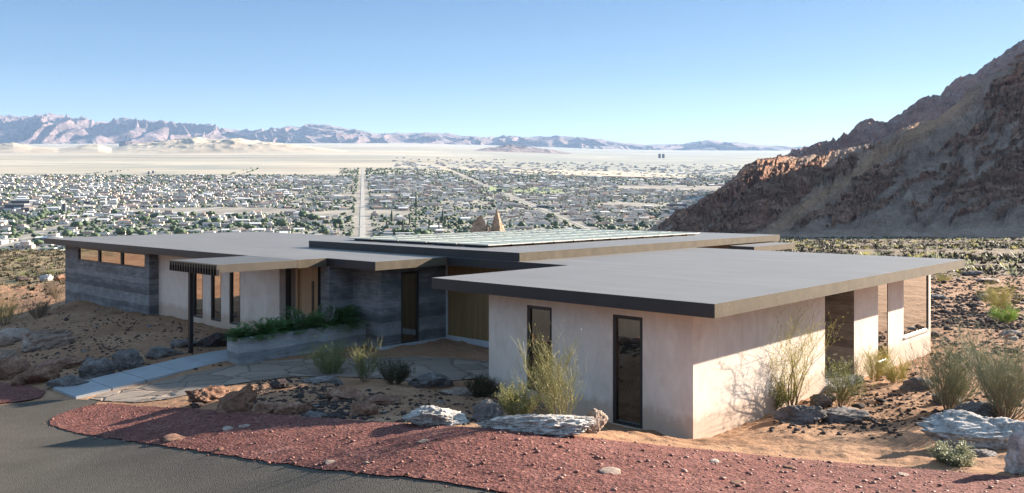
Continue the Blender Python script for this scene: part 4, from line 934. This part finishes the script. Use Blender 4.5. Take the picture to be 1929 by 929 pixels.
mo = fgrid('mountain', 1180, (1960, 3120), 1300, lambda x: 330+0*x, lambda x: 1050+0*x, 620, mz, 'mountain_rock')
for k_, v_ in AT.items():
    at = mo.data.attributes.new(k_, 'FLOAT', 'POINT'); at.data.foreach_set('value', v_.astype(np.float32).ravel())
far_r = [(1330, 400), (1400, 318), (1440, 300), (1489, 283), (1537, 268), (1593, 252), (1634, 239), (1675, 228), (1702, 208), (1756, 188), (1801, 157), (1833, 140), (1856, 121), (1887, 100), (1924, 78), (1960, 62), (2050, 110), (2200, 230), (2400, 350)]
def mz2(XI, W, X, Y):
    rr = prof(far_r, XI); row = 430+(rr-430)*np.clip(W/.7, 0, 1); z = z_of(row, Y); t = 1-ss(.72, 1, W); z = z*t-200*(1-t)
    env = ss(0, .2, W)*(.35+.65*ss(.75, .6, W)); return z+env*(ridged(X*.004, Y*.003, 8, g=.62)-.4)*85+fbm(X*.02, Y*.02, 6, g=.55)*17, np.zeros_like(z)
fgrid('mountain', 1330, 2400, 900, lambda x: 1300+0*x, lambda x: 2500+0*x, 320, mz2, 'far_ridge_rock')
rng_r = [(-300, 225), (-60, 205), (0, 212), (36, 215), (65, 212), (94, 209), (120, 211), (145, 216), (175, 224), (203, 226), (232, 217), (247, 216), (268, 221), (308, 224), (356, 229), (406, 231), (435, 237), (472, 240), (508, 239), (544, 234), (599, 231), (635, 235), (671, 241), (702, 246), (745, 247), (792, 246), (825, 247), (883, 252), (927, 255), (992, 256), (1054, 256), (1083, 260), (1119, 264), (1152, 268), (1181, 273), (1217, 276), (1260, 275), (1300, 272), (1322, 268), (1345, 266), (1399, 272), (1435, 277), (1500, 279), (1700, 276), (2200, 270)]
def mz3(XI, W, X, Y):
    rr = prof(rng_r, XI)-7*ss(800, 1150, XI)-2; bz = valley(X, Y); top = z_of(rr, 17500.0*np.ones_like(Y)); hgt = np.maximum(top-(Z0+SL(X, Y)*17500), 60)
    e = np.sin(np.clip(W/.62, 0, 1)*math.pi/2)**1.25; e = np.where(W > .62, 1-ss(.62, 1.0, W)*.9, e)
    rg = ridged(X*.0006+4, Y*.0005, 8, g=.62); sp = ridged(X*.0016+Y*.0007+fbm(X*.0006, Y*.0006, 3)*1.5, Y*.0005-X*.0004+9, 6, g=.45)
    z = bz-60+hgt*e*(.80+.30*rg)*1.0+hgt*(sp-.38)*3.2*np.clip(e, 0, 1)*(1-np.clip(e, 0, 1))
    return z, np.zeros_like(z)
fgrid('mountains', -300, 1650, 1500, lambda x: 14500+0*x, lambda x: 20500+0*x, 240, mz3, 'range_rock')
def mz3b(XI, W, X, Y):
    rr = prof([(-300, 225), (0, 206), (36, 212), (160, 216), (240, 224), (500, 234), (700, 240), (900, 250), (1200, 266), (1340, 262), (1500, 276), (2200, 276)], XI); z = z_of(rr, Y)+(ridged(X*.0004, Y*.0004+20, 5)-.45)*260-300
    return np.where((W > .2) & (W < .8), z, Z0+SLOPE*14000), np.zeros_like(z)
# pale sand hills in the valley
dune_r = [(-200, 287), (0, 270), (25, 268), (60, 275), (110, 279), (160, 273), (185, 271), (210, 278), (240, 272), (280, 268), (310, 264), (335, 262), (365, 258), (400, 262), (440, 259), (470, 264), (520, 268), (560, 272), (600, 277), (650, 283), (700, 288), (900, 292)]
def mz4(XI, W, X, Y):
    bz = valley(X, Y); rr = prof(dune_r, XI); Dm = 7300.0; hgt = np.maximum(z_of(rr, Dm)-(Z0+SL(X, Y)*Dm), -5)
    e = np.sin(np.clip(W, 0, 1)*math.pi)**1.4; return bz-6+hgt*e*(.85+.3*ridged(X*.0018, Y*.002, 6))+hgt*e*(ridged(X*.005, Y*.004, 3)-.4)*.18, 0*bz
fgrid('sand_hills', -200, 900, 620, lambda x: 6300+0*x, lambda x: 8300+0*x, 110, mz4, 'dune_sand')
def mz5(XI, W, X, Y):
    bz = valley(X, Y); rr = prof([(840, 290), (880, 284), (930, 276), (965, 272), (1000, 277), (1040, 280), (1062, 285), (1090, 290)], XI); Dm = 8800.0; hgt = np.maximum(z_of(rr, Dm)-(Z0+SL(X, Y)*Dm), -5)
    e = np.sin(np.clip(W, 0, 1)*math.pi)**1.2; return bz-6+hgt*e*(.6+.6*ridged(X*.003, Y*.003, 6)), 0*bz
fgrid('rocky_hill', 840, 1090, 240, lambda x: 8200+0*x, lambda x: 9400+0*x, 80, mz5, 'range_rock')
# dark knoll in the far valley
def mz6(XI, W, X, Y):
    bz = valley(X, Y); rr = prof([(225, 267), (236, 262), (250, 262), (262, 267)], XI); hgt = np.maximum(z_of(rr, 10000.)-(Z0+SLOPE*10000), 0)*.8; return bz-5+hgt*np.sin(np.clip(W, 0, 1)*math.pi), 0*bz
fgrid('rocky_hill', 224, 263, 60, lambda x: 9800+0*x, lambda x: 10300+0*x, 20, mz6, 'range_rock')
# rock outcrop behind the upper roof: two leaning pinnacles
oc = thing('rock_outcrop', 'jagged orange twin-peaked rock outcrop rising behind the solar roof', 'rock', (-4.2, 160, -11.2))
for i, (dx, dy, R0, H0) in enumerate(((-2.1, 0, 6.5, 13.2), (1.9, .5, 5.6, 14.2), (-.2, -1.5, 7.5, 11.2))):
    th_, rr_ = np.meshgrid(np.linspace(0, 2*math.pi, 90), np.linspace(0, 1, 70)); x_ = np.cos(th_)*rr_*R0; y_ = np.sin(th_)*rr_*R0
    hh = H0+1.6-H0*rr_**1.15+(ridged(x_*.35+i*9, y_*.35, 6)-.4)*2.6*ss(0, .15, rr_)+(ridged(x_*1.1+i*9, y_*1.1, 4)-.4)*.8-.5
    idx = np.arange(90*70).reshape(70, 90); f_ = np.stack([idx[:-1, :-1], idx[1:, :-1], idx[1:, 1:], idx[:-1, 1:]], -1).reshape(-1, 4)
    mesh('peak', np.stack([x_+dx+hh*.03*(-1)**i, y_+dy, hh], -1).reshape(-1, 3), f_, 'outcrop_rock', oc)
# ------------------------------------------------------------------ the town in the valley, on a grid set along the long avenue
E1 = np.array([-.173, 1.0]); E1 /= np.linalg.norm(E1); E2 = np.array([E1[1], -E1[0]])
def town(a, b_): return a*E2[0]+b_*E1[0], a*E2[1]+b_*E1[1]
def road_strip(name, pts, w, off=.4, material='tarmac_pale'):
    V, Fc = [], []
    P = []
    for (x0, y0), (x1, y1) in zip(pts[:-1], pts[1:]):
        n = max(2, int(math.hypot(x1-x0, y1-y0)/30)); P += [(x0+(x1-x0)*i/n, y0+(y1-y0)*i/n) for i in range(n)]
    P.append(pts[-1])
    for i, (x, y) in enumerate(P):
        a = P[max(i-1, 0)]; c = P[min(i+1, len(P)-1)]; dx, dy = c[0]-a[0], c[1]-a[1]; l = math.hypot(dx, dy) or 1; nx, ny = -dy/l*w/2, dx/l*w/2
        for s in (-1, 1): X, Y = x+s*nx, y+s*ny; V.append((X, Y, float(base_h(np.array([X]), np.array([Y]))[0])+off))
    for i in range(len(P)-1): Fc.append((2*i, 2*i+1, 2*i+3, 2*i+2))
    return tag(mesh(name, V, Fc, material), kind='structure')
road_strip('avenue', [town(0, 640), town(0, 3400)], 8)
for a in (330, 960, 1750): road_strip('avenue', [town(a, 700), town(a, 3600 if a < 900 else 4200)], 5)
for a in (-420, -900): road_strip('street', [town(a, 800), town(a, 2900)], 5)
for b_ in (1250, 1700, 2300): road_strip('street', [town(-1800, b_), town(2400, b_)], 9)
road_strip('street', [hit(360, 415)[:2] if False else (-560, 1420), (-500, 1700), (-440, 2050), (-560, 2700)], 16)
open_lots = [(-520, 1500, 150, 70), (-250, 1460, 90, 60), (520, 2500, 260, 130), (-330, 1900, 80, 60), (250, 1800, 70, 60), (900, 2200, 120, 70)]
roads_a = (0, 330, 960, 1750, -420, -900); roads_b = (1250, 1700, 2300)
lots = []
b0 = 820.0
while b0 < 5200:
    step = 26 if b0 < 3000 else 42
    a = -.72*b0-100
    while a < .62*b0+700:
        aw = random.uniform(11, 19)*(1 if b0 < 3000 else 1.4); X, Y = town(a+aw/2, b0+random.uniform(-3, 3)); a += aw+random.uniform(2, 9)
        if Y < 700 or X/Y > .36 or X/Y < -.66: continue
        if any(abs((a-aw/2)-r) < (12 if r else 17)+aw/2*.8 for r in roads_a if r > -400) or any(abs(b0-r) < 16 for r in roads_b): continue
        if any(((X-cx)/w)**2+((Y-cy)/h_)**2 < 1 for cx, cy, w, h_ in open_lots): continue
        dens = 1.0 if Y < 2800 else max(0, (.62 if X/Y > -.14 else .0)*(1-(Y-2800)/2600))
        if X/Y < -.2: dens *= 1-ss(2600, 2900, Y)
        dens *= .72+.9*float(pn(np.array([X*.004]), np.array([Y*.004]))[0])
        if random.random() < dens*.9: lots.append((X, Y, aw, b0))
    b0 += step
lots.sort(key=lambda t: t[1])
def house_geo(w, d, h, kind):
    V = []; Fc = []; Mi = []
    def bx(x0, x1, y0, y1, z0, z1, mside, mtop):
        n = len(V); V.extend([(x, y, z) for z in (z0, z1) for y in (y0, y1) for x in (x0, x1)])
        for f, m_ in (((4, 5, 7, 6), mtop), ((0, 1, 5, 4), mside), ((2, 6, 7, 3), mside), ((0, 4, 6, 2), mside), ((1, 3, 7, 5), mside)): Fc.append(tuple(n+i for i in f)); Mi.append(m_)
    bx(-w/2, w/2, -d/2, d/2, -3, h, 0, 1)
    if kind == 1: bx(w/2-.01, w/2+w*.35, -d/2-2, d*.1, -3, h*.85, 0, 1)
    if kind == 2:
        n = len(V); V.extend([(-w/2-.5, -d/2-.5, h), (w/2+.5, -d/2-.5, h), (w/2+.5, d/2+.5, h), (-w/2-.5, d/2+.5, h), (-w/2, 0, h+1.7), (w/2, 0, h+1.7)])
        for f in ((0, 1, 5, 4), (2, 3, 4, 5), (1, 2, 5), (3, 0, 4)): Fc.append(tuple(n+i for i in f)); Mi.append(1)
    if kind == 3: bx(-w*.2, w*.3, -d*.2, d*.3, h-.1, h+2.8, 0, 1)
    for k in range(max(1, int(w//5))):                                  # window openings
        x = -w/2+2+k*5; bx(x, x+1.8, -d/2-.06, -d/2+.2, .9, 2.2, 2, 2)
    return V, Fc, Mi
hm = []
for i in range(14):
    w, d_, h = random.uniform(10, 17), random.uniform(8, 12), random.uniform(2.8, 4)
    V, Fc, Mi = house_geo(w, d_, h, i % 4); me = bpy.data.meshes.new('town_house'); me.from_pydata(V, [], Fc); me.update()
    for q in ('house_wall', 'house_roof', 'dark_block'): me.materials.append(M[q])
    me.polygons.foreach_set('material_index', Mi); hm.append(me)
trot = math.atan2(E2[1], E2[0])
vis = [t for t in lots if -.62 < t[0]/t[1] < .30]
indiv = vis[:300]; sid = {id(t) for t in indiv}; rest = [t for t in lots if id(t) not in sid]
zz = base_h(np.array([t[0] for t in indiv]), np.array([t[1] for t in indiv]))
for t, z in zip(indiv, zz):
    o = place(random.choice(hm), 'town_house', t[0], t[1], float(z), random.uniform(.9, 1.25), trot+random.choice((0, 0, math.pi, math.pi/2)), 'low flat-roofed house on the near edge of the valley town', 'house', 'low houses on the near edge of the town')
def bulk(spots, geos, name, label, mats):
    VV, FF, MI = [], [], []; n = 0
    X = np.array([s[0] for s in spots]); Y = np.array([s[1] for s in spots]); Z = base_h(X, Y)
    for (x, y, aw, *_), z in zip(spots, Z):
        V, Fc, Mi = random.choice(geos); s = random.uniform(.85, 1.2)*(1 if y < 3000 else 1.1); an = trot+random.choice((0, math.pi)); c_, s_ = math.cos(an)*s, math.sin(an)*s
        VV += [(x+p[0]*c_-p[1]*s_, y+p[0]*s_+p[1]*c_, z+p[2]*s) for p in V]; FF += [tuple(i+n for i in f) for f in Fc]; MI += Mi; n += len(V)
    o = mesh(name, VV, FF, mats); o.data.polygons.foreach_set('material_index', MI); return tag(o, label, 'houses', kind='stuff')
geos = []
for i in range(20):
    V, Fc, Mi = house_geo(random.uniform(8, 15)+(9 if random.random() < .12 else 0), random.uniform(6, 10), random.uniform(2.6, 4.2), (0, 1, 2, 0, 3)[i % 5])
    geos.append((V[:8] if i % 5 in (0, 3) else V, Fc[:5] if i % 5 in (0, 3) else Fc, Mi[:5] if i % 5 in (0, 3) else Mi))
bulk(rest, geos, 'distant_houses', 'mass of tiny white and tan houses filling the valley floor', ['house_wall', 'house_roof', 'dark_block'])
# larger buildings that stand out
def block(x, v, wpx, hpx, dpth, material, label, floors=0, cat='building'):
    X, Y, Z = hit(x, v); w = wpx/F*Y; h = hpx/F*Y; t = thing('town_building', label, cat, (X, Y, Z), trot)
    MB().box(-w/2, w/2, 0, dpth, -4, h).out('wall', material, t); MB().box(-w/2-.3, w/2+.3, -.3, dpth+.3, h, h+.6).out('roof', 'house_roof', t)
    mb = MB(); nf = max(1, int(h/4))
    for f_ in range(nf): mb.box(-w/2+1, w/2-1, -.15, -.02, 1+f_*h/nf, 1+f_*h/nf+h/nf*.4)
    mb.out('window_band', 'dark_block', t)
for a in [(38, 388, 32, 10, 30, 'dark_block', 'dark slab building at the left, the back one of three'), (27, 397, 34, 12, 26, 'dark_block', 'dark building at the left, largest of three'), (47, 399, 14, 7, 20, 'dark_block', 'smallest dark building of three at the left'), (120, 401, 5, 17, 8, 'dark_block', 'thin dark tower in the town left of the house'), (222, 358, 5, 6, 20, 'dark_block', 'small dark block far off in the left town'), (340, 382, 28, 7, 16, 'tan_block', 'tan long school-like building left of the open lots'), (287, 391, 38, 4, 14, 'dark_block', 'long low dark building in the left half of the town'), (175, 384, 32, 4, 16, 'dark_block', 'low dark building right of the thin tower'), (942, 362, 7, 6, 30, 'dark_block', 'dark cube building beside the green field'), (1037, 392, 46, 5, 20, 'dark_block', 'long dark low building in the right half of the town'), (1281, 391, 36, 6, 26, 'dark_block', 'wide dark building beside the foot of the mountain'), (1268, 380, 6, 11, 14, 'tan_block', 'tan tower near the mountain foot, left of two'), (1285, 381, 6, 12, 14, 'tan_block', 'tan tower near the mountain foot, right of two'), (1243, 298, 4, 8, 14, 'dark_block', 'left of the two distant towers on the far plain'), (1250, 298, 4, 8, 14, 'dark_block', 'right of the two distant towers on the far plain'), (280, 328, 3, 5, 30, 'dark_block', 'tiny dark building on the far edge of the left town'), (288, 327, 3, 5, 30, 'dark_block', 'taller tiny building on the far edge of the left town'), (240, 470, 4, 3, 10, 'tan_block', 'hidden tan shed')][:-1]: block(*a)
# trees
def tree_geo(h, sub=2):
    v, f = ICO[sub]; VV = []; FF = []; n = 0
    for k in range(5):
        s = h*random.uniform(.22, .36); w = v*(1+rng.uniform(-.32, .32, (len(v), 1)))*np.array([s*1.25, s*1.25, s*.95])+np.array([random.gauss(0, h*.2), random.gauss(0, h*.2), h*random.uniform(.45, .72)]); VV.append(w); FF.append(f+n); n += len(v)
    return np.concatenate(VV), np.concatenate(FF)
def tree_obj(h, crown_m='tree_green', label='', group=None, name='tree'):
    t = thing(name, label, 'tree', group=group); v, f = tree_geo(h); mesh('crown', v, f, crown_m, t); mb = MB(); mb.rod((0, 0, -1), (0, 0, h*.55), h*.035, h*.02, 5); mb.out('trunk', 'bark', t); return t
ts = [tree_obj(8, label='round dark green tree standing among the low town houses', group='round trees among the town houses') for _ in range(6)]
spots = []
while len(spots) < 300:
    Y = random.uniform(820, 1420); X = random.uniform(-.62, .27)*Y
    if pn(np.array([X*.01]), np.array([Y*.01]))[0] < -.1 and random.random() < .7: continue
    bb = X*E2[0]+Y*E2[1]; 
    if min(abs(bb-r) for r in roads_a) < 12: continue
    spots.append((X, Y))
Zs = base_h(np.array([s[0] for s in spots]), np.array([s[1] for s in spots]))
for i, ((X, Y), z) in enumerate(zip(spots, Zs)):
    t = ts[i] if i < 6 else copy_tree(ts[i % 6]); s = random.uniform(.6, 1.5); t.location = (X, Y, float(z)); t.scale = (s*1.1, s*1.1, s); t.rotation_euler = (0, 0, random.random()*6)
ar = ([], [], [0])
N_t = 30000; Yt = 820+rng.random(N_t)**1.15*2600; Ut = rng.uniform(-.64, .34, N_t); Xt = Ut*Yt; dk = (pn(Xt*.006, Yt*.006) > -.25) | (rng.random(N_t) < .35); dk &= ~((Ut < -.2) & (Yt > 2850))
aa = Xt*E2[0]+Yt*E2[1]
for r in roads_a: dk &= np.abs(aa-r) > 13
for cx, cy, w, h_ in open_lots: dk &= (((Xt-cx)/w)**2+((Yt-cy)/h_)**2) > 1
Xt, Yt = Xt[dk], Yt[dk]; Zt = base_h(Xt, Yt)
# street trees in lines
Xl, Yl = [], []
for r in roads_a:
    for sd in (-17, 17):
        for b_ in np.arange(900, 3600 if r < 900 else 4800, 14):
            if random.random() < .22: x, y = town(r+sd+random.uniform(-3, 3), b_); Xl.append(x); Yl.append(y)
Xt = np.concatenate([Xt, Xl]); Yt = np.concatenate([Yt, Yl]); Zt = base_h(Xt, Yt)
for X, Y, Z in zip(Xt, Yt, Zt): add_clump(X, Y, Z, (random.uniform(1.3, 2.6)+random.random()**4*2.6)*(1 if Y < 2500 else 1.3), ar)
tag(mesh('distant_trees', np.concatenate(ar[0]), np.concatenate(ar[1]), 'tree_green'), 'thousands of small dark trees dotted through the valley town', 'trees', kind='stuff')
# tall cypresses near the avenue
for x, v, hpx, lab in [(784, 393, 27, 'tallest lone cypress column in the middle of the town'), (751, 382, 10, 'short cypress left of the tallest one'), (815, 376, 10, 'short far cypress right of the tallest one'), (738, 420, 26, 'cypress left of the group near the avenue'), (728, 426, 14, 'short cypress nearest the avenue'), (759, 430, 18, 'cypress with a lower neighbour at its right'), (766, 430, 12, 'lower cypress beside its taller neighbour'), (772, 424, 22, 'slim cypress standing before the pale car park'), (834, 420, 26, 'tall cypress above the roof, front of a tight group'), (839, 426, 20, 'cypress in the tight group, right of the tall one'), (827, 434, 16, 'low cypress just behind the solar roof edge'), (848, 418, 14, 'cypress right of the tight group'), (868, 414, 11, 'leftmost cypress of the row of short ones'), (874, 414, 12, 'middle cypress of the row of short ones'), (880, 414, 12, 'rightmost cypress of the row of short ones'), (931, 424, 16, 'cypress showing between the two outcrop peaks')]:
    X, Y, Z = hit(x, v); Y = min(Y, 1900); h = hpx/F*Y; vv2, ff2 = ICO[3]; w = vv2*(1+h3(vv2*3+x, 2.1)[:, None]*.25); w = w*np.array([h*.085, h*.085, h*.5])*np.array([1, 1, 1]); tp = 1-.35*np.clip(w[:, 2:3]/(h*.5), 0, 1); w[:, :2] *= tp; w[:, 2] += h*.5
    t = thing('cypress_tree', lab, 'tree', (X, Y, Z)); mesh('crown', w, ff2, 'cypress_green', t); mb = MB(); mb.rod((0, 0, -1), (0, 0, h*.2), h*.02, h*.02, 5); mb.out('trunk', 'bark', t)
# irrigated fields on the plain
def field(x0, x1, y0, y1, m_, nm='field'):
    V = [(X, Y, float(base_h(np.array([X]), np.array([Y]))[0])+1.0) for X, Y in ((x0, y0), (x1, y0), (x1, y1), (x0, y1))]; return tag(mesh(nm, V, [(0, 1, 2, 3)], m_), kind='structure')
plain('field_green', (.22, .25, .12), .95, .25, .01); plain('field_tan', (.42, .36, .26), .95, .15, .004); plain('field_grey', (.27, .28, .25), .95, .25, .004)
field(-60, 130, 2080, 2330, 'field_green'); field(-330, 700, 3150, 3700, 'field_tan'); field(900, 2600, 3400, 3650, 'field_tan')
# ------------------------------------------------------------------ air
plain('unused', (.5, .5, .5)); del M['unused']
hz = MB().box(-30000, 30000, -26000, 26000, -140, 1960).out('haze', 'soil'); hz.data.materials.clear(); tag(hz, 'thin blue air haze filling the valley', 'haze', kind='stuff')
m = bpy.data.materials.new('haze'); m.use_nodes = True; nt = m.node_tree; nt.nodes.clear(); o = nt.nodes.new('ShaderNodeOutputMaterial'); pv = nt.nodes.new('ShaderNodeVolumePrincipled')
pv.inputs['Color'].default_value = (.42, .64, 1.0, 1); pv.inputs['Density'].default_value = 1.9e-5; pv.inputs['Anisotropy'].default_value = .2; nt.links.new(pv.outputs[0], o.inputs['Volume']); hz.data.materials.append(m)
# ------------------------------------------------------------------ light, sky, camera
sc = bpy.context.scene; w = bpy.data.worlds.new('World'); sc.world = w; w.use_nodes = True; nt = w.node_tree; bg = nt.nodes['Background']
EL = R(19.0); az = math.atan2(sunS[0], sunS[1])
sky = nt.nodes.new('ShaderNodeTexSky'); sky.sky_type = 'NISHITA'; sky.sun_disc = False; sky.sun_elevation = EL; sky.sun_rotation = az; sky.air_density = 1.0; sky.dust_density = .1; sky.ozone_density = 3.0; sky.altitude = 600
k0 = .105
gm_ = N(nt, 'TexCoord').outputs['Generated']; sz_ = N(nt, 'SeparateXYZ'); L(nt, gm_, sz_.inputs[0])
G_ = [(0.0, (.74, .84, .88)), (.05, (.66, .80, .88)), (.09, (.42, .65, .86)), (.14, (.20, .445, .80)), (.22, (.105, .30, .70)), (.45, (.12, .30, .66))]
gr_ = ramp(nt, sz_.outputs[2], [(p_, tuple(c_*.62/(2**1.95)/k0 for c_ in col_)) for p_, col_ in G_])
lo_ = ramp(nt, sz_.outputs[2], [(0, .88), (.22, .88), (.48, 0.0)])
L(nt, mixc(nt, lo_, mixc(nt, 1.0, sky.outputs[0], (1.16, 1.0, .78), 'MULTIPLY'), gr_), bg.inputs[0]); bg.inputs[1].default_value = k0
sl = bpy.data.lights.new('sun', 'SUN'); sl.energy = 5.0; sl.angle = R(.55); sl.color = (1.0, .86, .70); so_ = bpy.data.objects.new('sun', sl); C.objects.link(so_)
S = Vector((sunS[0]*math.cos(EL), sunS[1]*math.cos(EL), math.sin(EL))); so_.rotation_euler = S.to_track_quat('Z', 'Y').to_euler(); so_.location = (30, 20, 40)
cam = bpy.data.cameras.new('camera'); co = bpy.data.objects.new('camera', cam); C.objects.link(co); co.location = (0, 0, EYE); co.rotation_euler = (R(90), 0, 0)
cam.sensor_width = 36; cam.lens = F/1929*36; cam.shift_y = -(464.5-HV)/1929; cam.clip_start = .1; cam.clip_end = 80000; sc.camera = co
sc.view_settings.view_transform = 'Standard'; sc.view_settings.look = 'None'; sc.view_settings.exposure = 2.08; sc.view_settings.gamma = 1.0
sc.cycles.max_bounces = 6; sc.cycles.volume_bounces = 1; sc.cycles.use_denoising = True
